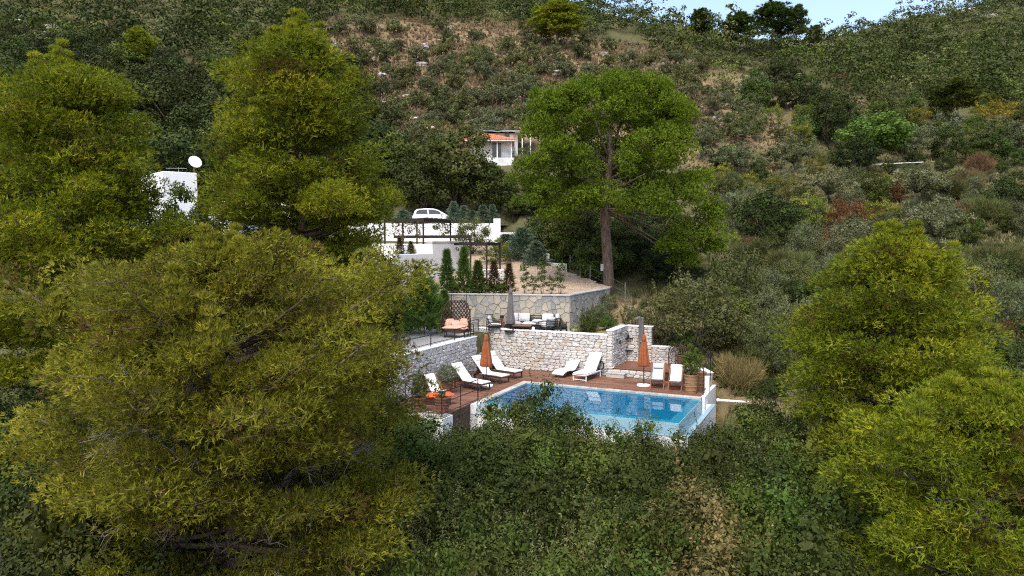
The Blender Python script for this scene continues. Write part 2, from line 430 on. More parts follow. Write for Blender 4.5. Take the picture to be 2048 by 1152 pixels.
def water_mat():
    m, nt, out = nodes('pool_water')
    tr = N(nt, 'ShaderNodeBsdfTransparent'); tr.inputs[0].default_value = (.30, .80, .93, 1)
    gl = N(nt, 'ShaderNodeBsdfGlossy'); gl.inputs['Roughness'].default_value = .015
    fr = N(nt, 'ShaderNodeFresnel'); fr.inputs[0].default_value = 1.33
    pos = N(nt, 'ShaderNodeNewGeometry').outputs['Position']
    bn = N(nt, 'ShaderNodeBump'); bn.inputs['Strength'].default_value = .05; bn.inputs['Distance'].default_value = .05
    nt.links.new(noise(nt, 1.3, 2, pos), bn.inputs['Height'])
    nt.links.new(bn.outputs[0], gl.inputs['Normal']); nt.links.new(bn.outputs[0], fr.inputs['Normal'])
    mx = N(nt, 'ShaderNodeMixShader')
    nt.links.new(fr.outputs[0], mx.inputs[0]); nt.links.new(tr.outputs[0], mx.inputs[1]); nt.links.new(gl.outputs[0], mx.inputs[2])
    nt.links.new(mx.outputs[0], out.inputs[0]); return m
WATER = water_mat()

# ================================================================== THE SETTING
def make_terrain():
    us = np.linspace(-1.05, 1.05, 300); ys = np.concatenate([np.geomspace(2, 28, 24), np.linspace(28.6, 50, 62), np.geomspace(50.8, 600, 150)])
    U, Y = np.meshgrid(us, ys); X = U * Y
    Z = terrain(X, Y)
    nu, ny = len(us), len(ys)
    v = np.stack([X, Y, Z], -1).reshape(-1, 3)
    idx = np.arange(nu * ny).reshape(ny, nu)
    q = np.stack([idx[:-1, :-1], idx[:-1, 1:], idx[1:, 1:], idx[1:, :-1]], -1).reshape(-1, 4)
    me = bpy.data.meshes.new('hillside_terrain'); me.from_pydata(v.tolist(), [], q.tolist()); me.update()
    for p in me.polygons: p.use_smooth = True
    d_ = np.maximum(Y * CT - (Z - H) * ST, .5)                       # where scrub and woodland floor cover the ground
    PX, PY = 1024 + F * X / d_, 576 - F * (Y * ST + (Z - H) * CT) / d_
    jx, jy = PX + 18 * vnoise(X, Y, .21), PY + 10 * vnoise(X + 5, Y, .17)
    dry = inpoly(jx, jy, [(640, 45), (900, 38), (1180, 78), (1330, 108), (1440, 130), (1660, 205), (1620, 260), (1560, 300), (1400, 330), (1090, 330), (860, 300), (760, 330), (690, 200)]) | inpoly(jx, jy, [(1700, 195), (1800, 200), (1800, 235), (1700, 235)]) | inpoly(jx, jy, [(1400, 560), (1560, 700), (1560, 860), (1200, 680), (1200, 600)])
    scrub = np.where(dry, 0.0, 1.0)
    for _ in range(2): scrub = (scrub + np.roll(scrub, 1, 0) + np.roll(scrub, -1, 0) + np.roll(scrub, 1, 1) + np.roll(scrub, -1, 1)) / 5
    at_ = me.attributes.new('scrub', 'FLOAT', 'POINT'); at_.data.foreach_set('value', np.ascontiguousarray(scrub.ravel(), np.float32))
    me.materials.append(GROUND)
    o = link(bpy.data.objects.new('hillside_terrain', me)); o['kind'] = 'structure'
    # the land goes on behind and below the camera
    g = G(); g.add([(-700, -300, -12), (700, -300, -12), (700, 620, -12), (-700, 620, -12)], [(0, 1, 2, 3)])
    g.build('lower_ground', GROUND)['kind'] = 'structure'
make_terrain()

def sobj(g, name, m, **kw):                # a piece of the setting built in site axes
    o = g.build(name, m, **kw); o.location = (OX, OY, 0); o.rotation_euler = (0, 0, PHI); o['kind'] = 'structure'; return o

# --- deck of boards
deck = G().box(-3.2, -.32, -6.95, 3.2, -.30, -.045).box(-.32, 8.12, .32, 3.2, -.30, -.046)
deck.box(-3.2, -.32, -6.95, .32, -2.4, -.31).box(-.32, 8.12, .55, 3.1, -2.4, -.31)
deck_o = sobj(deck, 'pool_deck', BROWNW)
bm_cache = {}
def board(L, w=.132, t=.035):
    k = round(L, 1)
    if k not in bm_cache:
        o = G().box(0, k, 0, w, 0, t).build('board', DECK, bevel=0); bm_cache[k] = o.data
        bpy.data.objects.remove(o)
    return bm_cache[k]
b = -6.95
row = 0
while b < 3.18:
    a0, a1 = -3.19, (-.335 if b < .30 else 8.11)
    cuts = [a0]
    while cuts[-1] < a1 - .05:
        nxt = cuts[-1] + random.choice((2.9, 3.4, 3.9)); cuts.append(a1 if nxt > a1 - 1.0 else nxt)
    for c0, c1 in zip(cuts, cuts[1:]):
        me = board(c1 - c0 - .006); o = bpy.data.objects.new('board', me); link(o, deck_o)
        o.location = (c0, b, -.04 + R(-.002, .002)); o.scale = ((c1 - c0 - .006) / round(c1 - c0 - .006, 1), 1, 1)
    b += .139; row += 1

# --- pool
PW, PB = 7.75, -3.98
g = G()
g.box(-.3, 0, PB - .35, .3, -1.9, -.2).box(0, PW + .42, 0, .3, -1.9, -.2)
g.box(0, PW, PB, 0, -1.9, -1.45)
pool = sobj(g, 'pool_shell', TILEB)
g = G()                                    # inner tile lining a few mm proud
for x0, x1, y0, y1 in ((0, .012, PB, 0), (0, PW, -.012, 0)):
    g.box(x0, x1, y0, y1, -1.45, -.05)
g.box(.012, PW, PB, -.012, -1.449, -1.44)
g.box(.012, .9, PB, -2.2, -1.44, -.55)
tag(g.build('tile_lining', TILEB, pool))
g = G().box(PW, PW + .42, PB - .42, -.002, -1.9, -.075).box(.002, PW, PB - .42, PB, -1.9, -.0755)
g.build('overflow_edge', TILEL, pool)
g = G().box(PW + .42, PW + .72, PB - .95, .62, -2.6, -.72).box(-.3, PW + .42, PB - .95, PB - .42, -2.6, -.721)
g.build('overflow_channel', TILEL, pool)
g = G().box(PW + .72, PW + .9, PB - 1.13, .95, -2.9, -.42).box(-.3, PW + .72, PB - 1.13, PB - .95, -2.9, -.421)
g.box(PW + .42, PW + .72, .62, .95, -2.9, -.423)
g.build('outer_wall', WHITE, pool)
g = G().box(PW + .715, PW + .905, PB - 1.135, .955, -.42, -.39).box(-.305, PW + .715, PB - 1.135, PB - .945, -.421, -.391)
g.build('channel_rim', TILEL, pool)
g = G().box(-.32, 0.0, PB - 1.13, PB - .38, -2.4, -.01)
g.build('corner_block', WHITE, pool)
# coping slabs, each a piece
def slab(x0, x1, y0, y1):
    G().box(x0 + .004, x1 - .004, y0 + .004, y1 - .004, -.19, .012 + R(-.002, .002)).build('coping_slab', COPING, pool, bevel=.008)
x = -.32
while x < PW + .4:
    n = min(x + R(.5, .8), PW + .42); slab(x, n, -.0, .32); x = n
y = 0.0
while y > PB - .35:
    n = max(y - R(.5, .8), PB - .38); slab(-.32, 0.0, n, y); y = n
wv = [(0.0, PB - .40, -.066), (PW + .40, PB - .40, -.066), (PW + .40, 0.0, -.066), (0.0, 0.0, -.066)]
w = sobj(G().add(wv, [(0, 1, 2, 3)]), 'pool_water', WATER)

# --- alcove deck, patio, drive, garden bed
g = G().box(2.96, 6.3, 3.42, 5.82, -.3, .38)
alc = sobj(g, 'shower_platform', BROWNW)
y = 3.38
while y < 5.8:
    o = link(bpy.data.objects.new('board', board(2.5)), alc); o.location = (3.2, y, .385); o.scale = ((6.3 - 3.2) / 2.5, .13 / .132, 1)
    o = None; y += .139
patio = sobj(G().box(-8.4, -3.55, -6.3, .9, -1.9, 1.93).box(-8.4, -5.0, .9, 3.3, -1.9, 1.931).box(-8.4, .6, 3.55, 8.2, 1.2, 1.932), 'patio', PATIO)
for i in range(6):                         # paving slabs near the edge that can be told apart
    for j in range(5):
        G().box(-8.2 + i * .78, -7.43 + i * .78, -4.9 + j * 1.15, -3.76 + j * 1.15, 1.92, 1.937 + R(0, .004)).build('paving_slab', PATIO, patio)
stair = sobj(G(), 'garden_stair', COPING) if False else thing('stone_steps', 'grey stone steps climbing to the patio between the two rubble walls', 'steps', site(-2.75, 1.0, 0), PHI)
for k in range(6):
    G().box(-.36 * (k + 1) - .02, -.36 * k, 0, 2.18, -.1 + .3 * k, .3 * (k + 1) - .02).build('riser', COPING, stair)
    G().box(-.36 * (k + 1) - .03, -.36 * k + .03, -.0, 2.18, .3 * (k + 1) - .019, .3 * (k + 1) + .02).build('tread', COPING, stair, bevel=.01)

def drive_mesh():
    ys = np.linspace(39.36, 62.3, 110); vs, fs = [], []
    m = 40
    for y in ys:
        xs = []
        for (x1, y1), (x2, y2) in zip(UPPER, UPPER[1:] + UPPER[:1]):
            if (y1 - y) * (y2 - y) <= 0 and y1 != y2: xs.append(x1 + (x2 - x1) * (y - y1) / (y2 - y1))
        l, r = min(xs), max(xs) + .12 * math.sin(y * 3.1) + .1 * math.sin(y * 7.3)
        for i in range(m): x = l + (r - l) * i / (m - 1); vs.append((x, y, float(zdrive(y)) + .03 * float(vnoise(x, y, 1.1)) + .004))
    for j in range(len(ys) - 1):
        for i in range(m - 1): fs.append((j * m + i, j * m + i + 1, (j + 1) * m + i + 1, (j + 1) * m + i))
    o = G().add(vs, fs).build('gravel_drive', GRAVEL, smooth=True); o['kind'] = 'structure'
    g = G().add([(-15.8, 62.6, 8.06), (-.6, 62.6, 8.06), (.4, 67.3, 8.06), (-15.8, 67.3, 8.06)], [(0, 1, 2, 3)])
    g.build('upper_lane', GRAVEL)['kind'] = 'structure'
drive_mesh()

# ================================================================== WALLS WITH THEIR STONES
def stone_variants(n, prefix, mats):
    res = []
    for m in mats:
        lst = []
        for k in range(n):
            rr = random.Random(100 + k); npt = rr.choice((6, 7, 8))
            pts = []
            for i in range(npt):
                t = 2 * math.pi * (i + rr.uniform(-.25, .25)) / npt
                c, s_ = math.cos(t), math.sin(t); e = .55
                pts.append((.5 * math.copysign(abs(c) ** e, c) * rr.uniform(.9, 1.04), .5 * math.copysign(abs(s_) ** e, s_) * rr.uniform(.88, 1.04)))
            vs = [(x, 0, z) for x, z in pts] + [(x * .97, -.75, z * .96) for x, z in pts] + [(x * .80, -1 + rr.uniform(-.15, .1), z * .78) for x, z in pts]
            fs = [(i, (i + 1) % npt, npt + (i + 1) % npt, npt + i) for i in range(npt)] + [(npt + i, npt + (i + 1) % npt, 2 * npt + (i + 1) % npt, 2 * npt + i) for i in range(npt)]
            fs.append(tuple(2 * npt + i for i in range(npt)))
            me = bpy.data.meshes.new(prefix); me.from_pydata(vs, [], fs); me.update(); me.materials.append(m); lst.append(me)
        res.append(lst)
    return res
SV = stone_variants(14, 'stone', (STONEW, STONES))
def lay_stones(parent, x0, x1, z0, z1, y=0.0, warm=None, seed=1, rotz=0.0, w=(.20, .46), h=(.115, .20), org=(0, 0)):
    rr = random.Random(seed); z = z0
    c, s = math.cos(rotz), math.sin(rotz)
    while z < z1 - .03:
        hh = rr.uniform(*h)
        if z + hh > z1 - .07: hh = z1 - z
        x = x0
        while x < x1 - .02:
            ww = rr.uniform(*w)
            if x + ww > x1 - .12: ww = x1 - x
            cx, cz = x + ww / 2, z + hh / 2
            k = 1 if (warm and rr.random() < warm(cx, cz)) else 0
            o = link(bpy.data.objects.new('stone', rr.choice(SV[k])), parent)
            o.location = (org[0] + c * cx - s * y, org[1] + s * cx + c * y, cz + rr.uniform(-.012, .012))
            o.rotation_euler = (0, rr.uniform(-.09, .09), rotz)
            o.scale = ((ww + .012) * rr.choice((1, -1)), rr.uniform(.05, .085), (hh + .014) * rr.choice((1, 1, -1)))
            x += ww
        z += hh
def stone_wall(label, p0, p1, z0, z1, thick, seed, warm=None, cap=True, end0=False, end1=False, back=False):
    p0, p1 = Vector(p0[:2]), Vector(p1[:2]); d = p1 - p0; L = d.length
    t = thing('stone_wall', label, 'wall', (p0.x, p0.y, 0), math.atan2(d.y, d.x))
    G().box(0, L, .0, thick, z0 - .5, z1 - .05).build('wall_core', MORTAR, t)
    lay_stones(t, 0.01, L - .01, z0, z1 - .06, .03, warm, seed)
    if end0: lay_stones(t, -thick, 0, z0, z1 - .06, .03, warm, seed + 5, -math.pi / 2, org=(0, 0))
    if end1: lay_stones(t, 0, thick, z0, z1 - .06, .03, warm, seed + 6, math.pi / 2, org=(L, 0))
    if cap: G().box(-.05, L + .03, -.05, thick + .04, z1 - .06, z1).build('cap', WHITE, t, bevel=.015)
    return t
warmb = lambda x, z: .15 + .6 * max(0, 1 - abs(x - 2.5) / 2.6) * (z < 1.5)
stone_wall('long whitewashed rubble wall behind the pool deck loungers', site(-4.3, 3.28), site(2.93, 3.28), 0, 2.08, .32, 11, warmb)
stone_wall('whitewashed rubble wall along the side of the deck below the rattan daybed', site(-3.22, -6.4), site(-3.22, .92), 0, 1.96, .34, 12, lambda x, z: .08)
stone_wall('taller whitewashed side wall of the outdoor shower alcove', site(3.2, 3.30), site(3.2, 5.78), .36, 2.32, .30, 13, lambda x, z: .05, end0=True)
stone_wall('tall whitewashed wall behind the grey shower column', site(3.2, 5.82), site(4.55, 5.82), .36, 2.30, .28, 14, lambda x, z: .55)
stone_wall('low whitewashed wall under the black railing beside the shower', site(4.55, 5.83), site(6.35, 5.83), .36, 1.30, .28, 15, lambda x, z: .3)
stone_wall('short whitewashed wall closing the deck behind the egg chair', site(6.35, 5.8), site(7.9, 3.0), -.1, .62, .25, 19, lambda x, z: .2)
stone_wall('low rubble step wall in front of the raised shower platform', site(2.95, 3.30), site(5.35, 3.30), 0, .40, .12, 16, lambda x, z: .4, cap=False)
t = thing('stone_bench', 'low grey stone step slab before the shower platform', 'step', site(3.0, 2.86, 0), PHI)
G().box(0, .92, 0, .34, 0, .2).build('block', COPING, t, bevel=.02)
G().box(-.02, .94, -.02, .36, .2, .24).build('top_slab', COPING, t, bevel=.01)
t = thing('white_kerb', 'white rendered end wall beside the terracotta planter at the deck corner', 'wall', site(8.12, .3, 0), PHI)
G().box(.0, .16, .0, 2.9, -2.6, .02).build('wall_body', WHITE, t); G().box(-.02, .18, .9, 1.1, .02, .75).build('pier', WHITE, t, bevel=.01)
t = thing('white_side_wall', 'plain white rendered wall closing the patio edge behind the huge pine', 'wall', site(-8.45, -6.55, 0), PHI)
G().box(0, 5.2, 0, .24, -2.6, 1.97).build('wall_body', WHITE, t); G().box(-.04, 5.24, -.04, .28, 1.97, 2.03).build('cap', WHITE, t, bevel=.01)
t = thing('white_ledge', 'pale stone ledge under the black railing at the deck end', 'ledge', site(-3.3, -7.75, 0), PHI)
G().box(0, 3.2, 0, .78, -2.6, -.03).build('ledge_body', WHITE, t)
for i in range(7): G().box(.03 + i * .45, .46 + i * .45, .02, .75, -.028, .012 + R(0, .01)).build('stone_slab', COPING, t, bevel=.01)

def clip(poly, nx, ny, d):                 # keep nx*x+ny*y <= d
    out = []
    for i in range(len(poly)):
        a, b_ = poly[i], poly[(i + 1) % len(poly)]
        da, db = nx*a[0]+ny*a[1]-d, nx*b_[0]+ny*b_[1]-d
        if da <= 0: out.append(a)
        if (da < 0 < db) or (db < 0 < da):
            k = da / (da - db); out.append((a[0]+(b_[0]-a[0])*k, a[1]+(b_[1]-a[1])*k))
    return out
def clad_wall(label, p0, p1, z0a, z0b, z1, n, seed, thick=.4):
    p0, p1 = Vector(p0[:2]), Vector(p1[:2]); d = p1 - p0; L = d.length
    t = thing('stone_clad_wall', label, 'wall', (p0.x, p0.y, 0), math.atan2(d.y, d.x))
    G().box(0, L, 0, thick, min(z0a, z0b) - .6, z1 - .07).build('wall_core', CLADM, t)
    G().box(-.05, L + .05, -.06, thick + .05, z1 - .07, z1).build('cap', COPING, t, bevel=.01)
    rr = random.Random(seed); hgt = z1 - .07 - min(z0a, z0b); zb = min(z0a, z0b)
    pts = []
    for _ in range(n * 30):
        if len(pts) >= n: break
        q = (rr.uniform(0, L), rr.uniform(zb, zb + hgt)); md = .72 * math.sqrt(L * hgt / n) * rr.choice((.7, 1, 1.15))
        if all(math.hypot(q[0]-p[0], q[1]-p[1]) > md for p in pts): pts.append(q)
    for i, p in enumerate(pts):
        poly = [(0, zb), (L, zb), (L, zb + hgt), (0, zb + hgt)]
        for j, q in enumerate(pts):
            if i == j: continue
            nx, ny = q[0]-p[0], q[1]-p[1]; l = math.hypot(nx, ny)
            if l > 2.2: continue
            poly = clip(poly, nx/l, ny/l, (nx*(p[0]+q[0])/2+ny*(p[1]+q[1])/2)/l - .014)
            if len(poly) < 3: break
        if len(poly) < 3: continue
        cx, cz = sum(q[0] for q in poly)/len(poly), sum(q[1] for q in poly)/len(poly); m = len(poly); dp = rr.uniform(.025, .055)
        vs = [(x-cx, 0, z-cz) for x, z in poly] + [((x-cx)*.97, -dp, (z-cz)*.97) for x, z in poly]
        G().add(vs, [(k, (k+1) % m, m+(k+1) % m, m+k) for k in range(m)] + [tuple(range(m, 2*m))]).build('stone', CLAD, t).location = (cx, .01, cz)
    return t
CW0, CW1, CW2 = (-8.6, 41.45), (3.13, 39.2), (6.03, 44.95)
clad_wall('long grey and tan crazy-stone wall behind the patio sofas', CW0, CW1, 1.9, 1.9, 3.83, 170, 3)
clad_wall('grey stone-clad wall running back from the patio corner to the tall pine', CW1, CW2, 1.9, 2.4, 3.832, 90, 4)

# ================================================================== FURNITURE ON THE DECK
def ang(p, q): return math.atan2(q[1] - p[1], q[0] - p[0])
def lounger(label, foot, head, z=0.0, frame=BROWNW, group=None, kind='slat', seat=.30, back=.62, w=.66):
    """local x runs from the foot end to the head end"""
    t = thing('sun_lounger', label, 'sun lounger', (foot[0], foot[1], z), ang(foot, head), group)
    s = seat
    if kind == 'wave':
        prof = [(0, .12), (.12, .20), (.35, .27), (.62, .27), (.95, .22), (1.15, .27), (1.35, .43), (1.6, .68), (1.8, .88), (1.9, .95)]
        G().ribbon(prof, w, .07).build('mattress', FABW, t, smooth=True)
        g = G()
        for y in (-.26, .26): g.tube([(.2, y, .06), (.5, y, .2), (1.0, y, .17), (1.3, y, .30), (1.75, y, .75)], .022, 6)
        g.build('frame', BLACK, t)
        for x in (.25, 1.25):
            for y in (-.26, .26): G().tube([(x, y, 0), (x + .06, y, .22)], .022, 6).build('leg', BLACK, t)
        G().beam((1.25, -.26, .1), (1.25, .26, .1), .04, .06).build('crossbar', BLACK, t)
        return t
    L = 1.93
    prof = [(0, s + .02), (.03, s + .035), (.6, s + .035), (1.12, s + .035), (1.19, s + .05), (1.4, s + .05 + .21 * back / .62), (1.85, s + .05 + back)]
    G().ribbon(prof, w - .04, .065).build('mattress', FABW, t, smooth=True)
    a1 = prof[-1]
    ht = G().ribbon([(1.66, s + .11 + back * .7), (1.84, s + .12 + back * .98), (1.90, s + .10 + back)], w - .05, .05).build('head_roll', FABW, t, smooth=True)
    g = G()
    for y in (-w/2, w/2): g.beam((0, y, s), (L - .1, y, s), .04, .06)
    for x in (0.02, L - .12): g.beam((x, -w/2, s - .001), (x, w/2, s - .001), .04, .055)
    g.build('frame', frame, t)
    g = G()
    for y in (-w/2 + .045, w/2 - .045): g.beam((1.16, y, s + .02), (1.84, y, s + .02 + back), .03, .04)
    g.beam((1.83, -w/2 + .05, s + back), (1.83, w/2 - .05, s + back), .03, .04)
    g.build('backrest_frame', frame, t)
    for k in range(7): G().beam((.1 + k * .15, -w/2 + .02, s + .012), (.1 + k * .15, w/2 - .02, s + .012), .09, .015).build('slat', frame, t)
    G().beam((1.55, 0, s), (1.66, 0, s + .42 * back / .62), .4, .025).build('prop', frame, t)
    for x in (.07, L - .28):
        for y in (-w/2 + .01, w/2 - .01): G().beam((x, y, 0), (x, y, s - .03), .05, .045).build('leg', frame, t)
    G().beam((.07, -w/2 + .03, .06), (.07, w/2 - .03, .06), .03, .03).build('stretcher', frame, t)
    return t
sx = lambda a, b_: tuple(site(a, b_)[:2])
lounger('white-cushioned brown lounger nearest the black railing on the side deck', sx(-.95, -2.45), sx(-2.85, -1.95))
lounger('white-cushioned brown lounger under the burnt-orange umbrella beside the side wall', sx(-.88, -.55), sx(-2.75, -.1), back=.70)
lounger('white-cushioned brown lounger in front of the stone steps', sx(-.80, .80), sx(-2.65, 1.25), back=.72)
lounger('curved white chaise longue with black legs against the rubble wall', sx(.85, 1.80), sx(1.25, 3.62), kind='wave')
lounger('white metal-framed lounger with raised back beside the coiled hose', sx(2.12, 1.42), sx(2.35, 3.2), frame=WHITEP, back=.72, w=.7)

def deckchair(label, front, back, pillow=None, sling=FABW, z=0.0):
    t = thing('deck_chair', label, 'deck chair', (front[0], front[1], z), ang(front, back))
    w = .58
    for y in (-w/2, w/2):
        G().beam((.0, y, .0), (1.22, y, 1.02), .03, .045).build('back_rail', TEAK, t)
        G().beam((1.12, y * .9, .0), (.12, y * .9, .46), .03, .045).build('seat_rail', TEAK, t)
        G().beam((1.02, y * 1.08, .85), (.78, y * 1.08, .02), .025, .035).build('prop', TEAK, t)
    for p in ((.0, .02), (1.2, 1.0), (1.1, .02), (.13, .455), (.5, .02)):
        G().beam((p[0], -w/2, p[1]), (p[0], w/2, p[1]), .03, .035).build('crossbar', TEAK, t)
    G().ribbon([(.10, .46), (.22, .37), (.45, .27), (.62, .34), (.85, .62), (1.05, .86), (1.20, 1.02)], w - .08, .025).build('sling', sling, t, smooth=True)
    if pillow:
        rot = Matrix.Rotation(-math.radians(40), 3, 'Y')
        G().cushion((1.03, 0, .93), .28, w - .12, .13, rot).build('pillow', pillow, t, smooth=True)
    return t
deckchair('wooden deck chair with pale blue-grey sling and grey pillow', sx(6.0, 1.0), sx(5.75, 2.4), FABG, FABL)
deckchair('wooden deck chair with plain white sling beside the wicker planter', sx(6.82, .95), sx(6.62, 2.4))
deckchair('wooden deck chair with white sling behind the black railing at the deck end', sx(-1.55, -5.3), sx(-2.75, -4.6))
t = thing('orange_bolster', 'bright orange lounge cushion lying beside the deck chair near the railing', 'cushion', site(-1.6, -5.75, .24), PHI + .35)
G().cushion((.1, 0, .12), 1.35, .42, .26, Matrix.Rotation(-.10, 3, 'Y'), .6).build('cushion_body', ORANGEB, t, smooth=True)
G().box(-.45, .6, -.16, .16, -.24, .0).build('stand', BROWNW, t)

def closed_umbrella(label, p, z, canopy, base, hgt=2.45, low=.95, rmax=.26, base_mat=None):
    t = thing('closed_umbrella', label, 'umbrella', (p[0], p[1], z), R(0, 3))
    G().tube([(0, 0, .05), (0, 0, hgt - .06)], .024, 8).build('pole', base, t)
    prof = [(rmax * .92, low), (rmax, low + .05), (rmax * .92, low + .25), (rmax * .66, low + .75), (rmax * .42, hgt - .32), (rmax * .36, hgt - .28), (rmax * .38, hgt - .24), (rmax * .28, hgt - .1), (.03, hgt)]
    G().lathe(prof, 48, fold=.17, nf=8).build('canopy', canopy, t, smooth=True)
    G().lathe([(rmax * .44, hgt - .36), (rmax * .34, hgt - .16), (.035, hgt + .01)], 16, fold=.1).build('top_flap', canopy, t, smooth=True)
    G().lathe([(.02, hgt), (.025, hgt + .03), (.008, hgt + .07)], 8).build('finial', base, t)
    G().lathe([(.30, 0), (.32, .03), (.31, .08), (.12, .11), (.1, .12)], 20).build('base', base_mat or COPING, t, smooth=False)
    G().lathe([(.045, .1), (.04, .36)], 10).build('socket', base, t)
    return t
closed_umbrella('closed burnt-orange umbrella among the brown loungers', site(-1.36, -1.62), 0, ORANGE, BLACK, base_mat=WHITEP)
closed_umbrella('closed burnt-orange umbrella on white base near the deck chairs', site(5.25, 1.55), 0, ORANGE, BROWNW, base_mat=WHITEP)
closed_umbrella('closed dark grey umbrella standing between the patio sofas', Vector((-.08, 38.3)), 1.93, GREYC, BLACK, 2.35, .42, .24, BLACK)

t = thing('round_table', 'low round brown table beside the side wall', 'table', site(-2.75, -.95, 0))
G().lathe([(.42, .40), (.45, .41), (.45, .44), (.0, .45)], 24).build('table_top', BROWNW, t)
for k in range(3):
    c, s_ = math.cos(k * 2.09), math.sin(k * 2.09); G().tube([(.34 * c, .34 * s_, 0), (.2 * c, .2 * s_, .40)], .03, 6).build('leg', WHITEP, t)

# hanging-type egg chair on its stand
t = thing('egg_chair', 'brown wicker egg chair with open cage behind the deck chairs', 'chair', site(6.55, 3.35, 0), PHI - .9)
g = G()
for k in range(18):
    th = 2 * math.pi * k / 18
    if abs(math.atan2(math.sin(th + 1.57), math.cos(th + 1.57))) < .62: continue
    g.tube([(r * math.cos(th), r * math.sin(th), z) for r, z in ((.03, 1.82), (.26, 1.70), (.46, 1.45), (.56, 1.12), (.54, .80), (.40, .52), (.15, .42))], .011, 5)
g.build('cage', RATTAN, t)
g = G()
for r, z in ((.30, 1.66), (.47, 1.42), (.56, 1.12), (.545, .82), (.41, .53)):
    n = 22; g.tube([(r * math.cos(-1.57 + .62 + (2 * math.pi - 1.24) * k / n), r * math.sin(-1.57 + .62 + (2 * math.pi - 1.24) * k / n), z) for k in range(n + 1)], .010, 5)
g.build('hoops', RATTAN, t)
g = G(); g.tube([(.0 + .36 * math.sin(k) * .0 + .40 * math.cos(k), -.42 + 0 * k, 1.1 + .62 * math.sin(k)) for k in [i * 2 * math.pi / 24 for i in range(25)]], .022, 6)
g.build('opening_rim', RATTAN, t)
G().lathe([(.05, .44), (.36, .50), (.5, .70), (.42, .74), (.0, .68)], 18).build('seat_cushion', FABG, t, smooth=True)
G().tube([(0, .55, .05), (0, .72, 1.0), (0, .55, 1.85), (0, .1, 1.98), (0, 0, 1.84)], .025, 6).build('stand_arm', BLACK, t)
G().lathe([(.5, 0), (.5, .04), (.0, .06)], 20).build('stand_base', BLACK, t)

# rattan daybed on the patio
dp = site(-4.0, .25, 1.93)
t = thing('rattan_daybed', 'dark rattan daybed with tall arched lattice back and pink cushions', 'daybed', dp, PHI + .30)
W2, HB = .72, 1.42
g = G()
def shell(u, h):                           # curved back: u in -1..1 across, h 0..1 up
    x = W2 * u; bend = -.10 - .42 * abs(u) ** 3
    return Vector((x, .46 + bend, .38 + h * HB))
def arch(u): return (1 - max(0, abs(u) - .55) ** 2 * 2.2)
for k in range(-7, 8):
    for sgn in (1, -1):
        pts = []
        for i in range(13):
            h = i / 12; u = k / 4.2 + sgn * (h - .5) * 1.5
            if abs(u) <= 1 and h <= arch(u): pts.append(shell(u, h))
        if len(pts) > 1: g.tube(pts, .026, 4)
g.build('lattice_back', RATTAN, t)
rim = [shell(-1, i / 8) for i in range(7)] + [shell(u, arch(u)) for u in np.linspace(-1, 1, 25)] + [shell(1, (6 - i) / 8) for i in range(7)]
G().tube(rim, .032, 6).build('back_rim', RATTAN, t)
for s_ in (-1, 1):
    G().tube([shell(s_, .0), shell(s_, .55), Vector((s_ * W2 * 1.02, -.25, .82)), Vector((s_ * W2 * .98, -.42, .45))], .03, 6).build('arm_rim', RATTAN, t)
    gg = G()
    for i in range(7):
        y = .1 - i * .075; gg.tube([(s_ * W2 * 1.0, y, .40), (s_ * W2 * 1.01, y - .02, .98 - i * .03)], .012, 4)
        gg.tube([(s_ * W2 * 1.0, y, .40), (s_ * W2 * 1.01, y - .2, .88)], .012, 4)
    gg.build('arm_weave', RATTAN, t)
seat = [(W2 * .98 * math.cos(a), .05 + .55 * math.sin(a)) for a in np.linspace(math.pi, 2 * math.pi, 13)] + [(W2, .35), (-W2, .35)]
G().prism(seat, .28, .42).build('seat_base', RATTAN, t)
G().cushion((0, -.05, .50), 1.36, .86, .24).build('seat_cushion', FABP, t, smooth=True)
for x, y, z, rz, tilt in ((-.38, .22, .72, .25, 1.0), (.36, .24, .74, -.3, 1.1), (.0, .05, .68, .7, .7)):
    G().cushion((x, y, z), .52, .44, .2, Matrix.Rotation(rz, 3, 'Z') @ Matrix.Rotation(tilt, 3, 'X')).build('pillow', FABP, t, smooth=True)
for x, y in ((-.5, -.35), (.5, -.35), (-.55, .28), (.55, .28)): G().tube([(x, y, 0), (x, y, .3)], .026, 6).build('leg', BLACK, t)
for x in (-.35, .42): G().beam((x, .5, .3), (x, .5, 2.12), .035, .035).build('rear_post', BLACK, t)

# sofa group on the patio
def cushion_row(t, name, xs, y, z, sx_, sy_, sz_, m, tilt=0.0):
    for x in xs: G().cushion((x, y, z), sx_, sy_, sz_, Matrix.Rotation(tilt, 3, 'X'), .25).build(name, m, t, smooth=True)
t = thing('corner_sofa', 'light grey corner sofa with dark metal frame by the stone wall', 'sofa', Vector((.95, 39.08, 1.93)), math.atan2(-2.25, 11.73))
G().box(-1.35, 1.35, -.35, .42, .12, .24).build('base_frame', BLACK, t)
G().box(-1.30, 1.30, -.33, .36, .24, .30).build('seat_deck', BLACK, t)
for x in (-1.3, 1.3):
    for y in (-.31, .38): G().box(x - .025, x + .025, y - .025, y + .025, 0, .12).build('leg', BLACK, t)
cushion_row(t, 'seat_cushion', (-.88, 0, .88), 0.0, .36, .86, .70, .17, FABG)
cushion_row(t, 'back_cushion', (-1.0, -.35, .95), .30, .66, .62, .46, .2, FABG, 1.25)
G().cushion((.42, -.02, .50), .56, .5, .18).build('loose_cushion', FABG, t, smooth=True)
for z in (.45, .60, .75): G().beam((-1.34, .42, z), (1.34, .42, z), .03, .04).build('back_rail', BLACK, t)
for x in (-1.33, 0, 1.33): G().box(x - .02, x + .02, .40, .44, .24, .78).build('back_post', BLACK, t)
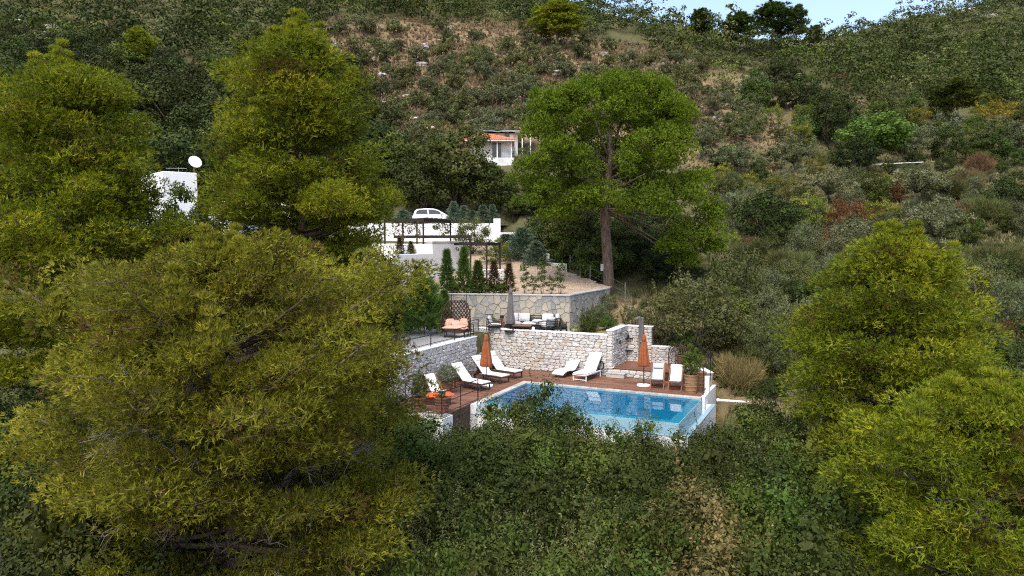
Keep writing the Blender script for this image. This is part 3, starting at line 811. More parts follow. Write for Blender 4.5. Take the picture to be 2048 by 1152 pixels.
def armchair(label, p, rz):
    t = thing('armchair', label, 'armchair', p, rz)
    for s_ in (-1, 1):
        G().tube([(s_ * .36, -.36, 0), (s_ * .36, -.34, .56), (s_ * .36, .36, .66), (s_ * .36, .38, 0)], .022, 5).build('arm_frame', BLACK, t)
        for z in (.26, .36, .46): G().beam((s_ * .36, -.33, z), (s_ * .36, .35, z + .04), .012, .035).build('arm_slat', BLACK, t)
    G().box(-.35, .35, -.34, .34, .2, .26).build('seat_frame', BLACK, t)
    for z in (.36, .48, .6, .7): G().beam((-.35, .36, z), (.35, .36, z), .012, .05).build('back_slat', BLACK, t)
    G().cushion((0, -.02, .34), .64, .66, .16, None, .25).build('seat_cushion', FABW, t, smooth=True)
    G().cushion((0, .24, .60), .60, .46, .18, Matrix.Rotation(1.25, 3, 'X'), .25).build('back_cushion', FABG, t, smooth=True)
    return t
armchair('dark-framed armchair with pale cushions between daybed and grey umbrella', Vector((-.95, 38.75, 1.93)), 1.45)
armchair('dark slatted armchair with white seat turned towards the corner sofa', Vector((1.9, 38.1, 1.93)), -2.55)
t = thing('coffee_table', 'low brown wooden coffee table in front of the corner sofa', 'table', Vector((.55, 38.25, 1.93)), -.2)
for k in range(5): G().box(-.5, .5, -.28 + k * .113, -.175 + k * .113, .33, .37).build('top_slat', TEAK, t)
G().box(-.47, .47, -.25, .25, .28, .33).build('apron', BLACK, t)
for x in (-.46, .46):
    for y in (-.24, .24): G().box(x - .03, x + .03, y - .03, y + .03, 0, .28).build('leg', BLACK, t)
t = thing('lantern', 'small white lantern on the patio beside the coffee table', 'lantern', Vector((1.12, 37.9, 1.93)))
G().lathe([(.09, 0), (.09, .03), (.075, .05), (.075, .24), (.09, .26), (.03, .32)], 12).build('body', WHITEP, t); G().tube([(-.06, 0, .28), (0, 0, .42), (.06, 0, .28)], .008, 5).build('handle', BLACK, t)
t = thing('side_table', 'small dark side table with white lamp beside the sofa end', 'table', Vector((2.45, 38.95, 1.93)), -.19)
G().box(-.22, .22, -.2, .2, .62, .66).build('top', BLACK, t)
for x in (-.19, .19):
    for y in (-.17, .17): G().box(x - .015, x + .015, y - .015, y + .015, 0, .62).build('leg', BLACK, t)
G().lathe([(.08, .66), (.10, .70), (.10, .86), (.04, .9)], 14).build('lamp', WHITEP, t)
t = thing('hose_reel', 'black hose reel standing at the foot of the stone wall corner', 'hose reel', Vector((2.75, 38.35, 1.93)), PHI + .4)
for dx in (-.14, .14): G().tube([(dx + 0, .26 * math.cos(k), .28 + .26 * math.sin(k)) for k in [i * 2 * math.pi / 18 for i in range(19)]], .02, 6).build('wheel_rim', BLACK, t)
G().tube([(-.16, 0, .28), (.16, 0, .28)], .14, 12).build('drum', RUBBER, t)
for dx in (-.18, .18): G().tube([(dx, -.24, 0), (dx, 0, .3), (dx, .24, 0)], .015, 5).build('stand', BLACK, t)
t = thing('torch', 'brown and black garden torch against the stone wall', 'torch', Vector((-.55, 39.55, 1.93)))
G().lathe([(.07, 0), (.08, .05), (.075, .5), (.1, .62)], 12).build('body', TEAK, t); G().lathe([(.11, .62), (.11, .74), (.05, .76)], 12).build('burner', BLACK, t)

# shower
t = thing('shower_column', 'tall dark grey outdoor shower column in the alcove', 'shower', site(4.02, 5.66, .42), PHI)
G().box(-.13, .13, -.05, .05, 0, 2.35).build('panel', GREYC, t, bevel=.02)
G().tube([(0, -.05, 2.25), (-.0, -.25, 2.42), (-.1, -.45, 2.40)], .022, 6).build('arm', STEEL, t); G().lathe([(.12, 0), (.12, .03), (.02, .05)], 14, (-.1, -.47, 2.34)).build('shower_head', STEEL, t)
G().lathe([(.03, 0), (.03, .05)], 10, (0, -.09, 1.05)).build('valve', STEEL, t)
for z, lb in ((1.62, 'upper dark corner shelf holding a bottle in the shower alcove'), (.98, 'lower dark corner shelf in the shower alcove')):
    t = thing('wall_shelf', lb, 'shelf', site(3.22, 5.55, z), PHI); G().prism([(0, .24), (0, -.12), (.35, .24)], 0, .03).build('board', BLACK, t); G().box(.0, .02, -.1, .2, -.06, .0).build('bracket', BLACK, t)
t = thing('soap_bottle', 'dark soap bottle on the upper shower shelf', 'bottle', site(3.33, 5.68, 1.65)); G().lathe([(.045, 0), (.045, .16), (.02, .19), (.02, .23)], 12).build('body', BLACK, t); G().box(-.035, .01, -.01, .01, .23, .25).build('pump', BLACK, t)
def wall_lamp(label, p, rz, m=BLACK):
    t = thing('wall_lamp', label, 'lamp', p, rz)
    G().box(-.05, .05, -.02, 0, -.1, .1).build('plate', m, t); G().tube([(0, -.02, .05), (0, -.14, .12), (0, -.18, .02)], .014, 5).build('arm', m, t); G().lathe([(.03, .0), (.08, -.14), (.07, -.16), (.0, -.17)], 10, (0, -.18, .03)).build('shade', m, t)
wall_lamp('small black lamp on the shower side wall', site(3.23, 3.9, 1.72), PHI + math.pi / 2)
t = thing('wall_hook', 'small black hook high on the shower side wall', 'hook', site(3.24, 4.6, 2.0), PHI + math.pi / 2); G().box(-.025, .025, -.02, 0, -.08, .08).build('plate', BLACK, t); G().tube([(0, -.02, .03), (0, -.08, 0), (0, -.09, .06)], .01, 5).build('prong', BLACK, t)
t = thing('coiled_hose', 'dark grey hose coiled on the rubble wall beside the white metal lounger', 'hose', site(2.62, 3.16, .55), PHI)
for k in range(5): G().tube([((.17 + k * .015) * math.cos(i), -.03 - k * .018, (.2 + k * .012) * math.sin(i)) for i in [j * 2 * math.pi / 20 for j in range(21)]], .014, 5).build('loop', RUBBER, t)
G().box(-.05, .05, -.12, .02, .12, .2).build('bracket', BLACK, t)

# railings
def railing(label, pts, z, hgt, rails=3, post=.035, zs=None):
    t = thing('black_railing', label, 'railing', tuple(site(*pts[0], z)), PHI)
    q = [Vector((p[0] - pts[0][0], p[1] - pts[0][1], (zs[i] if zs else 0))) for i, p in enumerate(pts)]
    for p in q: G().box(p.x - post/2, p.x + post/2, p.y - post/2, p.y + post/2, p.z, p.z + hgt).build('post', BLACK, t)
    for a_, b_ in zip(q, q[1:]):
        n = max(1, int((b_ - a_).length / 1.3))
        for k in range(1, n):
            m = a_.lerp(b_, k / n); G().box(m.x - .012, m.x + .012, m.y - .012, m.y + .012, m.z + .05, m.z + hgt - .02).build('post', BLACK, t)
        for r in range(rails):
            h = Vector((0, 0, hgt - .015 - r * (hgt - .15) / max(1, rails - 1))); G().beam(a_ + h, b_ + h, .03, .03 if r == 0 else .02).build('rail', BLACK, t)
    return t
railing('black railing round the planted corner of the side deck', [(-.18, -4.7), (-.22, -7.6), (-1.55, -7.62), (-3.4, -5.75)], 0, .98)
railing('black railing on the side wall in front of the rattan daybed', [(-3.38, -5.6), (-3.38, -3.2), (-3.38, -1.0), (-3.38, .6)], 1.96, .55, 2)
railing('short black handrail at the top of the stone steps', [(-3.4, .95), (-4.2, 1.4), (-4.3, 3.2)], 1.93, .62, 2)
railing('black framed railing panel on the low wall beside the shower', [(4.62, 5.95), (6.3, 5.95)], 1.3, .98, 3)
railing('black sloping railing along the open end of the deck', [(6.4, 5.85), (8.1, 2.6), (8.15, .6)], 0, 1.25, 2, zs=[.62, .3, 0])
t = thing('drain_pipe', 'white drain pipe sticking out beside the pool overflow wall', 'pipe', site(8.66, 1.0, -.22), PHI)
G().tube([(0, 0, 0), (1.3, .25, -.04)], .06, 12).build('pipe_body', PIPE, t, smooth=True); G().tube([(.02, .0, 0), (.12, .02, 0)], .078, 12).build('collar', PIPE, t); G().tube([(1.26, .243, -.04), (1.31, .252, -.042)], .07, 12).build('end_rim', PIPE, t)

# ================================================================== THE VILLA, PERGOLAS, CAR
E2 = Vector((-SP, CP, 0)); E1 = Vector((CP, SP, 0))
hA, hM, hB = Vector((-7.0, 43.5, 0)), Vector((-5.16, 47.07, 0)), Vector((-3.4, 50.5, 0))
def quadbox(g, p, q, w, z0, z1):           # wall block on the line p-q, extending w to its left side
    d = (q - p).normalized(); n = Vector((-d.y, d.x, 0)) * w
    return g.prism([tuple((p)[:2]), tuple((q)[:2]), tuple((q + n)[:2]), tuple((p + n)[:2])], z0, z1)
villa = thing('white_villa', 'white rendered villa wing with stepped end wall behind the cypresses', 'house', (0, 0, 0))
quadbox(G(), hA, hM, 6.5, 2.6, 5.55).build('lower_wing', WHITE, villa)
quadbox(G(), hM, hB, 7.0, 2.6, 6.52).build('upper_wing', WHITE, villa)
quadbox(G(), hA, hM, .25, 5.55, 5.93).build('parapet', WHITE, villa, bevel=.03)
quadbox(G(), hM, hB, .5, 6.52, 6.72).build('stone_coping', COPING, villa, bevel=.02)
quadbox(G(), hM + Vector((-2.2, 1.2, 0)), hM + Vector((-2.0, 1.22, 0)), .2, 5.5, 6.3).build('chimney_pipe', STEEL, villa)
d = (hB - hA).normalized(); rzw = math.atan2(d.y, d.x)
def on_house(px, py, tt): p = hA.lerp(hB, tt); return (p.x + d.y * .01, p.y - d.x * .01, py)
wall_lamp('black wall lamp on the lower part of the white villa wall', on_house(0, 5.55, .22), rzw)
wall_lamp('black wall lamp high at the end of the white villa wall', on_house(0, 6.2, .88), rzw)
def post(t, p, z0, z1, w=.11): G().box(p[0]-w/2, p[0]+w/2, p[1]-w/2, p[1]+w/2, z0, z1).build('post', DARKWOOD, t)
def pbeam(t, p, q, z, w=.10, h=.18, name='beam'): G().beam((p[0], p[1], z), (q[0], q[1], z), w, h).build(name, DARKWOOD, t)
t = thing('pergola', 'dark timber pergola beside the white villa wall above the drive', 'pergola', (0, 0, 0))
P1, P2, P3, P4 = (-2.72, 47.6), (-1.62, 46.4), (-.80, 48.3), (-3.3, 50.9)
z_ = lambda p: float(zdrive(p[1])) - .1
post(t, P1, z_(P1), 7.05); post(t, P2, z_(P2), 6.62); post(t, P3, z_(P3), 6.62)
pbeam(t, (-3.9, 49.2), P2, 6.53); pbeam(t, P2, P3, 6.531); pbeam(t, (-3.45, 50.6), P3, 6.529); pbeam(t, (-3.6, 49.9), (-1.2, 47.35), 6.60, .07, .12, 'rafter')
t = thing('roof_pergola', 'tall dark timber pergola with hanging vines on the villa roof terrace', 'pergola', (0, 0, 0))
Q = [at(847, 500, 47.5), at(901, 480, 51.5), at(806, 500, 51.5), at(834, 480, 55.5), at(770, 500, 49.5)]
zt_ = 8.18
for i, p in enumerate(Q): post(t, p, 5.5 if i != 3 else 6.0, zt_)
for i, j in ((0, 1), (2, 3), (4, 0), (4, 2)): pbeam(t, Q[i], Q[j], zt_ - .08 + .004 * i, .12, .2)
pbeam(t, Q[1], Q[3], zt_ - .07)
for k in range(1, 6): p = Vector(Q[0]).lerp(Vector(Q[1]), k / 6); q = Vector(Q[2]).lerp(Vector(Q[3]), k / 6); pbeam(t, p, q, zt_ + .07, .05, .09, 'rafter')
p, q = at(788, 474, 50.5), at(941, 474, 48.2); pbeam(t, p, q, 7.02, .1, .2)
t = thing('terrace_railing', 'thin black railing on the low roof of the white villa', 'railing', (0, 0, 0))
ra, rb = hA + Vector((-1.6, 1.4, 0)), hM + Vector((-1.2, -.2, 0))
for k in range(5): p = ra.lerp(rb, k / 4); G().box(p.x-.02, p.x+.02, p.y-.02, p.y+.02, 5.55, 6.45).build('post', BLACK, t)
for z in (6.44, 6.1, 5.8): G().beam((ra.x, ra.y, z), (rb.x, rb.y, z), .03, .03).build('rail', BLACK, t)
t = thing('white_garden_wall', 'long bright white retaining wall below the parked car', 'wall', (0, 0, 0))
w0, w1 = at(770, 482, 62.3), at(1000, 482, 62.0)
quadbox(G(), Vector((w0.x - 4, w0.y, 0)), Vector((w1.x, w1.y, 0)), .35, 5.0, 8.22).build('wall_body', WHITE, t)
G().box(w1.x - .55, w1.x + .05, w1.y - .12, w1.y + .4, 5.0, 8.62).build('end_pier', WHITE, t, bevel=.02)
for px in (832, 868): p = at(px, 452, 62.1); G().box(p.x - .09, p.x + .09, 61.95, 62.1, 7.9, 8.02).build('vent', BLACK, t)
t = thing('white_pier_wall', 'short white wall with a lamp beyond the drive shrubs', 'wall', (0, 0, 0))
p = at(1012, 475, 58.5); G().box(p.x - .6, p.x + .9, 58.3, 58.6, 4.8, 7.4).build('wall_body', WHITE, t, bevel=.02); G().box(p.x + .55, p.x + .68, 58.2, 58.3, 7.1, 7.2).build('lamp', BLACK, t)
t = thing('white_gate_wall', 'low white wall beside the gravel drive near the tall pine trunk', 'wall', (0, 0, 0))
p = at(1092, 545, 53); q = at(1128, 545, 50.5); quadbox(G(), Vector((p.x, p.y, 0)), Vector((q.x, q.y, 0)), .25, 3.9, 5.15).build('wall_body', WHITE, t, bevel=.02)
G().box(p.x - .1, p.x + .25, p.y - .1, p.y + .25, 3.9, 5.8).build('pier', WHITE, t, bevel=.02)
t = stone_wall('low grey stone garden wall between the dark pergola posts', (-2.4, 47.4), (-.4, 46.4), 3.85, 4.9, .3, 31, lambda x, z: .2)
# wire fence by the tall pine
t = thing('wire_fence', 'thin wire fence with grey posts between drive and tall pine', 'fence', (0, 0, 0))
fp = [at(1140, 570, 50.5), at(1160, 572, 49), at(1180, 575, 47.5), at(1250, 610, 44), at(1262, 640, 41.5)]
for p in fp:
    z = tz(p.x, p.y); G().tube([(p.x, p.y, z - .2), (p.x, p.y, z + 1.45)], .02, 6).build('post', STEEL, t)
for k in range(3):
    for p, q in zip(fp, fp[1:]): G().tube([(p.x, p.y, tz(p.x, p.y) + .4 + k * .45), (q.x, q.y, tz(q.x, q.y) + .4 + k * .45)], .004, 4).build('wire', STEEL, t)

def car(label, loc, rz):
    t = thing('parked_car', label, 'car', loc, rz)
    W = .82
    side = [(-1.85, .30), (-1.92, .55), (-1.88, .85), (-1.70, .98), (.95, .93), (1.55, .82), (1.88, .66), (1.92, .42), (1.85, .26), (-1.7, .24)]
    def loft(prof, w0, w1):
        n = len(prof); vs = [(x, -w0(z), z) for x, z in prof] + [(x, w0(z), z) for x, z in prof]
        return vs, [tuple(range(n)), tuple(range(2*n-1, n-1, -1))] + [(i, n+i, n+(i+1)%n, (i+1)%n) for i in range(n)]
    vs, fs = loft(side, lambda z: W - .05 * max(0, z - .6), None)
    G().add(vs, [f[::-1] for f in fs]).build('body', CARP, t, bevel=.06, smooth=False)
    cab = [(-1.80, .95), (-1.68, 1.26), (-1.46, 1.43), (-.7, 1.50), (-.05, 1.48), (.34, 1.38), (1.12, .94)]
    vs, fs = loft(cab, lambda z: W - .02 - .30 * max(0, z - .92), None)
    G().add(vs, [f[::-1] for f in fs]).build('cabin', CARP, t, bevel=.04)
    for s_ in (-1, 1):
        wy = lambda z: s_ * (W - .02 - .30 * (z - .92) + .008)
        for nm, pl in (('side_window', [(-1.58, 1.0), (-1.50, 1.24), (-1.30, 1.37), (-.62, 1.41), (-.55, 1.0)]), ('side_window', [(-.45, 1.0), (-.50, 1.40), (-.05, 1.39), (.35, 1.28), (.80, 1.0)])):
            G().add([(x, wy(z), z) for x, z in pl], [tuple(range(len(pl)))] if s_ < 0 else [tuple(range(len(pl)))[::-1]]).build(nm, GLASSD, t)
        for x in (-1.2, 1.2):
            o = G().lathe([(.18, -.09), (.29, -.1), (.31, -.06), (.31, .06), (.29, .1), (.18, .09)], 20).build('wheel', RUBBER, t)
            o.rotation_euler = (math.pi / 2, 0, 0); o.location = (x, s_ * .74, .31)
            G().lathe([(.0, -.102), (.19, -.1), (.19, .1), (.0, .102)], 14).build('rim', STEEL, o)
        G().cushion((.62, s_ * .92, 1.0), .12, .2, .14).build('mirror', CARP, t, smooth=True)
    G().add([(.48, -.64, 1.335), (.48, .64, 1.335), (1.0, .76, .985), (1.0, -.76, .985)], [(0, 3, 2, 1)]).build('windscreen', GLASSD, t)
    G().box(1.80, 1.935, -.72, -.48, .55, .68).build('headlight', STEEL, t); G().box(1.80, 1.935, .48, .72, .55, .68).build('headlight', STEEL, t)
    return t
p = at(868, 430, 64.3)
car('white hatchback parked above the white garden wall', (p.x, 64.3, 8.06), .12)

# white villa behind the left pines, satellite dish
t = thing('white_villa', 'white flat-roofed villa mostly hidden behind the tall pines', 'house', (0, 0, 0))
v1 = at(394, 346, 52); v0 = at(325, 352, 50.5)
quadbox(G(), Vector((v0.x, v0.y, 0)), Vector((v1.x, v1.y, 0)), 6.0, 4.0, v1.z).build('tower_block', WHITE, t, bevel=.04)
l0, l1 = at(455, 402, 51), at(580, 400, 53.5)
quadbox(G(), Vector((l0.x, l0.y, 0)), Vector((l1.x, l1.y, 0)), 6.0, 3.5, at(0, 402, 52).z).build('lower_block', WHITE, t, bevel=.04)
G().beam((l0.x, l0.y - .3, 8.3), (l1.x, l1.y - .3, 8.3), .8, .12).build('canopy', COPING, t)
dz = v1.z
t = thing('satellite_dish', 'white satellite dish on the roof corner of the villa', 'satellite dish', (v1.x - .35, v1.y + .35, dz), .5)
G().tube([(0, 0, 0), (0, 0, .55)], .03, 6).build('mast', mat('rusty_mast', (.30, .14, .10)), t)
o = G().lathe([(.02, 0), (.16, .012), (.30, .045), (.40, .085), (.42, .1), (.40, .095), (.29, .055), (.15, .022), (.02, .01)], 28, cap=False).build('dish', WHITEP, t, smooth=True)
o.location = (0.05, -.05, .78); o.rotation_euler = (1.15, 0, .25); o.scale = (1.1, 1.1, 1.1)
G().tube([(0.05, -.05, .5), (.16, -.5, .72), (.14, -.55, .8)], .015, 5).build('feed_arm', STEEL, t)
t = thing('tv_aerial', 'thin television aerial beside the satellite dish', 'aerial', (v1.x - 1.4, v1.y + .2, dz))
G().tube([(0, 0, 0), (0, 0, .45)], .015, 5).build('mast', STEEL, t); G().tube([(-.9, 0, .36), (.6, 0, .34)], .012, 5).build('boom', STEEL, t)
for k in range(6): G().tube([(-.8 + k * .25, -.2, .36), (-.8 + k * .25, .2, .36)], .008, 4).build('element', STEEL, t)

# tile-roofed house on the slope
def hill_house():
    Y0 = 88.0; s = Y0 / F
    t = thing('hillside_house', 'white house with orange tiled roof and grey sheet-roofed upper storey on the slope', 'house', (0, 0, 0))
    X = lambda px: (px - 1024) * s
    Zp = lambda py: at(0, py, Y0).z
    zb = Zp(345)
    G().box(X(940), X(1023), Y0 + .6, Y0 + 6, zb, Zp(282)).build('lower_storey', OLDW, t)
    G().box(X(966), X(1036), Y0 + 4.2, Y0 + 9, zb, Zp(256)).build('upper_storey', OLDW, t)
    G().box(X(985), X(1002), Y0 + .52, Y0 + .6, Zp(318), Zp(285)).build('doorway', GLASSD, t)
    G().box(X(968.5), X(971), Y0 + 4.12, Y0 + 4.2, Zp(276), Zp(258)).build('window', GLASSD, t)
    G().box(X(1009), X(1018), Y0 + 4.12, Y0 + 4.2, Zp(277), Zp(257)).build('doorway', GLASSD, t)
    G().box(X(1019), X(1027), Y0 + 4.0, Y0 + 4.1, Zp(277), Zp(259)).build('door', WHITEP, t)
    for px in (1023, 995): G().box(X(px) - .07, X(px) + .07, Y0 - .6, Y0 - .46, zb, Zp(283)).build('column', OLDW, t)
    # hip roof with rows of barrel tiles
    e0, e1, eY0, eY1 = X(932), X(1029), Y0 - 1.0, Y0 + 4.4
    ze, zr = Zp(282), Zp(264.5)
    r0, r1, rY = X(962), X(982), Y0 + 2.6
    V = [(e0, eY0, ze), (e1, eY0, ze), (e1, eY1, ze), (e0, eY1, ze), (r0, rY, zr), (r1, rY, zr)]
    roof = G().add(V, [(0, 1, 5, 4), (1, 2, 5), (2, 3, 4, 5), (3, 0, 4), (3, 2, 1, 0)]).build('roof', ROOFT, t)
    n = 26
    for i in range(n):                     # tile columns on the front slope
        x = e0 + (i + .5) * (e1 - e0) / n
        k = min(1, (x - e0) / (r0 - e0)) if x < r0 else (1 if x <= r1 else max(0, (e1 - x) / (e1 - r1)))
        if k < .06: continue
        p0 = Vector((x, eY0 - .06, ze + .03)); p1 = Vector((x, eY0 + (rY - eY0) * k, ze + (zr - ze) * k + .03))
        G().tube([p0, p0.lerp(p1, .5), p1], .085, 6).build('tile_column', ROOFT, roof)
    for q0, q1 in ((0, 4), (1, 5), (4, 5)): G().tube([Vector(V[q0]) + Vector((0, 0, .05)), Vector(V[q1]) + Vector((0, 0, .06))], .11, 6).build('ridge_tiles', ROOFT, roof)
    G().box(e0, e1, eY0 - .1, eY0 - .02, ze - .14, ze - .04).build('eave_board', OLDW, t)
    # sheet roof, sagging, with loose panels
    for i in range(9):
        x0 = X(964) + i * (X(1066) - X(964)) / 9; x1 = x0 + (X(1066) - X(964)) / 9 + .1
        dz_ = R(-.05, .05)
        G().add([(x0, Y0 + 3.2, Zp(254) + dz_), (x1, Y0 + 3.2, Zp(254.5) + dz_), (x1 + .3, Y0 + 9.5, Zp(246) + .55 + dz_), (x0 + .3, Y0 + 9.5, Zp(246) + .55 + dz_),
                 (x0, Y0 + 3.2, Zp(254) + dz_ - .05), (x1, Y0 + 3.2, Zp(254.5) + dz_ - .05)], [(0, 1, 2, 3), (4, 5, 1, 0)]).build('roof_sheet', CORRU, t)
    for px in (1045, 1062): G().box(X(px) - .06, X(px) + .06, Y0 + 3.4, Y0 + 3.52, zb, Zp(255)).build('canopy_post', WHITEP, t)
    G().beam((X(1030), Y0 + 3.5, Zp(256)), (X(1066), Y0 + 3.5, Zp(256)), .1, .12).build('canopy_beam', WHITEP, t)
    G().box(X(975), X(1028), Y0 - 1.5, Y0 + .6, zb - 2, Zp(318)).build('terrace', OLDW, t)
hill_house()
# small post wall and rail on the right slope
yw = hit(1770, 345) or 80
t = thing('terrace_wall', 'short whitish terrace wall with thin rail under the fig tree', 'wall', (0, 0, 0))
p, q = at(1765, 346, yw), at(1846, 332, yw + 5)
pz, qz = tz(p.x, p.y), tz(q.x, q.y)
G().beam((p.x, p.y, pz + .2), (q.x, q.y, qz + .2), .4, .7).build('wall_body', ROCK, t); G().beam((p.x - 1, p.y, pz + 1.0), (q.x, q.y, qz + 1.5), .08, .1).build('rail', WHITEP, t)

# ================================================================== VEGETATION: builders
def unit(v): return v / np.maximum(np.linalg.norm(v, axis=-1, keepdims=True), 1e-9)
def rdir(rng, n, zmin=-1.0):
    z = rng.uniform(zmin, 1, n); t = rng.uniform(0, 2 * np.pi, n); r = np.sqrt(1 - z * z)
    return np.stack([r * np.cos(t), r * np.sin(t), z], -1)
def needle_verts(rng, P, D, n, L, W, spread, Nd=None, tilt=.55):
    m = len(P)
    d = unit(D[:, None, :] + spread * rng.normal(size=(m, n, 3)))
    if Nd is None: Nd = np.repeat([[0, 0, 0.0]], m, 0); tilt = 1.0
    side = unit(np.cross(d, Nd[:, None, :] + tilt * rng.normal(size=(m, n, 3)))) * (W / 2)
    base = P[:, None, :] + d * (L * .08)
    tip = P[:, None, :] + d * (L * rng.uniform(.65, 1.25, (m, n, 1)))
    return np.stack([base - side, base + side, tip], 2).reshape(-1, 3)
def leaf_verts(rng, P, Nn, size, aspect=.5, flop=.55):
    m = len(P)
    n = unit(Nn + flop * rng.normal(size=(m, 3)))
    t = unit(np.cross(n, rng.normal(size=(m, 3)))); s = np.cross(n, t)
    l = size * rng.uniform(.65, 1.3, (m, 1))
    a = t * l * .5; b = s * l * .5 * aspect
    return np.stack([P - a, P - b * .9 + a * .1, P + a, P + b * .9 + a * .1], 1).reshape(-1, 3)
def proto(name, crown, trunk=None, h=1.0, r=1.0, extra=None): return dict(name=name, crown=crown, trunk=trunk, h=h, r=r, extra=extra)
def tmesh(g, m):
    me = bpy.data.meshes.new('trunk'); me.from_pydata(g.v, [], g.f); me.update()
    for p in me.polygons: p.use_smooth = True
    me.materials.append(m); return me

def hearts(rng, C, Rl, m, size, tri=False, flat=.85):
    """leaves inside each clump, so that it is not see-through"""
    n = len(C) * m
    c = np.repeat(C, m, 0); r = np.repeat(Rl, m)[:, None]
    P = c + rdir(rng, n) * r * .55 * rng.uniform(0, 1, (n, 1)) ** .5 * np.array([1, 1, flat])
    d = rdir(rng, n); t = unit(np.cross(d, rng.normal(size=(n, 3)))); u = np.cross(d, t); l = r * size * rng.uniform(.7, 1.3, (n, 1))
    if tri: return np.stack([P - t * l * .5 - u * l * .11, P - t * l * .5 + u * l * .11, P + t * l * .6], 1).reshape(-1, 3)
    return np.stack([P - t * l * .5, P - u * l * .3, P + t * l * .5, P + u * l * .3], 1).reshape(-1, 3)
def lump_leaves(rng, C, Rl, per, size, aspect, zmin=-.55, flat=.85, lump_tone=.17, flop=.6, core=.36):
    """leaves over the surface of many small clumps; tone varies by clump and leaf"""
    k = len(C)
    d = rdir(rng, k * per, zmin)
    c = np.repeat(C, per, 0); r = np.repeat(Rl, per)[:, None]
    P = c + d * r * (1.05 - .34 * rng.uniform(0, 1, (k * per, 1)) ** 2) * np.array([1, 1, flat])
    V = leaf_verts(rng, P, d + np.array([0, 0, .35]), size, aspect, flop * .72)
    lt = rng.normal(.45, lump_tone, k)
    tone = np.repeat(lt, per) + rng.normal(0, .11, k * per)
    nf = 44 if per > 150 else (28 if per > 30 else 9); W = hearts(rng, C, Rl, nf, core, False, flat)
    return np.concatenate([V, W]), np.clip(np.concatenate([tone, np.repeat(lt, nf) + rng.normal(0, .11, k * nf)]), 0, 1)
def crown_lumps(rng, n, rx, rz, zc, lobes=.25, rl=.3, zmin=-.8, inner=.5):
    i = (np.arange(n) + .5) / n; zz = 1 - i * (1 - zmin); th = np.arange(n) * 2.39996 + rng.uniform(0, 6)      # even spread, then shaken
    r_ = np.sqrt(np.maximum(0, 1 - zz * zz)); d = unit(np.stack([r_ * np.cos(th), r_ * np.sin(th), zz], -1) + rng.normal(size=(n, 3)) * .16)
    ph = rng.uniform(0, 6, 6)
    f = 1 + lobes * (np.sin(d[:, 0] * 4 + ph[0]) * np.sin(d[:, 1] * 4 + ph[1]) + .7 * np.sin(d[:, 2] * 5 + ph[2]) * np.cos(d[:, 0] * 6 + ph[3]))
    rr = f * (inner + (1 - inner) * rng.uniform(0, 1, n) ** .45)
    C = d * rr[:, None] * np.array([rx, rx, rz]) + np.array([0, 0, zc])
    return C, rl * rng.uniform(.7, 1.3, n)
def stems(g, rng, C, k, r0=.05, base=(0, 0, 0), n=5):
    for i in rng.choice(len(C), min(k, len(C)), replace=False):
        p = Vector(base) + Vector((rng.normal() * .08, rng.normal() * .08, 0)); q = Vector(C[i]); m = p.lerp(q, .5) + Vector((rng.normal() * .1, rng.normal() * .1, .12)) * (q - p).length
        g.tube([p, p.lerp(m, .5), m, q], [r0, r0 * .8, r0 * .6, r0 * .25], n)
def bush(seed, m, n=42, per=390, rx=1.4, rz=1.5, zc=1.5, leafs=.068, aspect=.6, rl=.44, sprigs=9, bark=BARKG, lobes=.25, flop=.5, name='crown'):
    rng = np.random.default_rng(seed)
    C, Rl = crown_lumps(rng, n, rx, rz, zc, lobes, rl)
    V, T = lump_leaves(rng, C, Rl, per, leafs, aspect, flop=flop)
    if sprigs:
        top = C[np.argsort(-C[:, 2])[:max(6, n // 2)]]
        P, Nn = [], []
        for _ in range(sprigs):
            c = top[rng.integers(len(top))]; dd = unit(np.array([rng.normal() * .35, rng.normal() * .35, 1.0])); L = rl * rng.uniform(1.3, 2.4)
            s = rng.uniform(.3, 1, 40)[:, None]
            P.append(c + dd * L * s + rng.normal(size=(40, 3)) * .05 * (1.2 - s)); Nn.append(rng.normal(size=(40, 3)) + dd)
        P = np.concatenate(P); V = np.concatenate([V, leaf_verts(rng, P, np.concatenate(Nn), leafs, aspect, .5)]); T = np.concatenate([T, np.clip(rng.normal(.65, .2, len(P)), 0, 1)])
    g = G(); stems(g, rng, C * .82, 10, .026 * rx)
    g.tube([(0, 0, -.8), (0, 0, .25)], [.08 * rx, .05 * rx], 6)
    return proto(name, np_mesh('crown', V, 4, T, m), tmesh(g, bark), zc + rz + rl * .6, rx + rl * .5)
def olive(seed, m, leafs=.14, per=60, n=60, aspect=.36, rl=.30, trunk=True):
    rng = np.random.default_rng(seed)
    C = []; g = G(); top = Vector((rng.normal() * .15, rng.normal() * .15, .7))
    g.tube([(0, 0, -.6), (rng.normal() * .08, rng.normal() * .08, .3), top], [.15, .11, .09], 6)
    for i in range(6):
        a = i * 1.05 + rng.uniform(-.3, .3); el = rng.uniform(.4, 1.2); L = rng.uniform(1.0, 1.6)
        e = top + Vector((math.cos(a) * math.cos(el), math.sin(a) * math.cos(el), math.sin(el) * .95)) * L
        m_ = top.lerp(e, .5) + Vector((0, 0, .12)); g.tube([top, m_, e], [.06, .04, .015], 5)
        for k in range(n // 6):
            C.append(np.array(e) + rng.normal(size=3) * np.array([.52, .52, .40]) - np.array([0, 0, .12]))
    C = np.array(C); Rl = rl * rng.uniform(.7, 1.3, len(C))
    V, T = lump_leaves(rng, C, Rl, per, leafs, aspect, zmin=-.8, flat=.8, flop=.8, core=.5)
    return proto('crown', np_mesh('crown', V, 4, T, m), tmesh(g, BARKG), 2.6, 1.75)
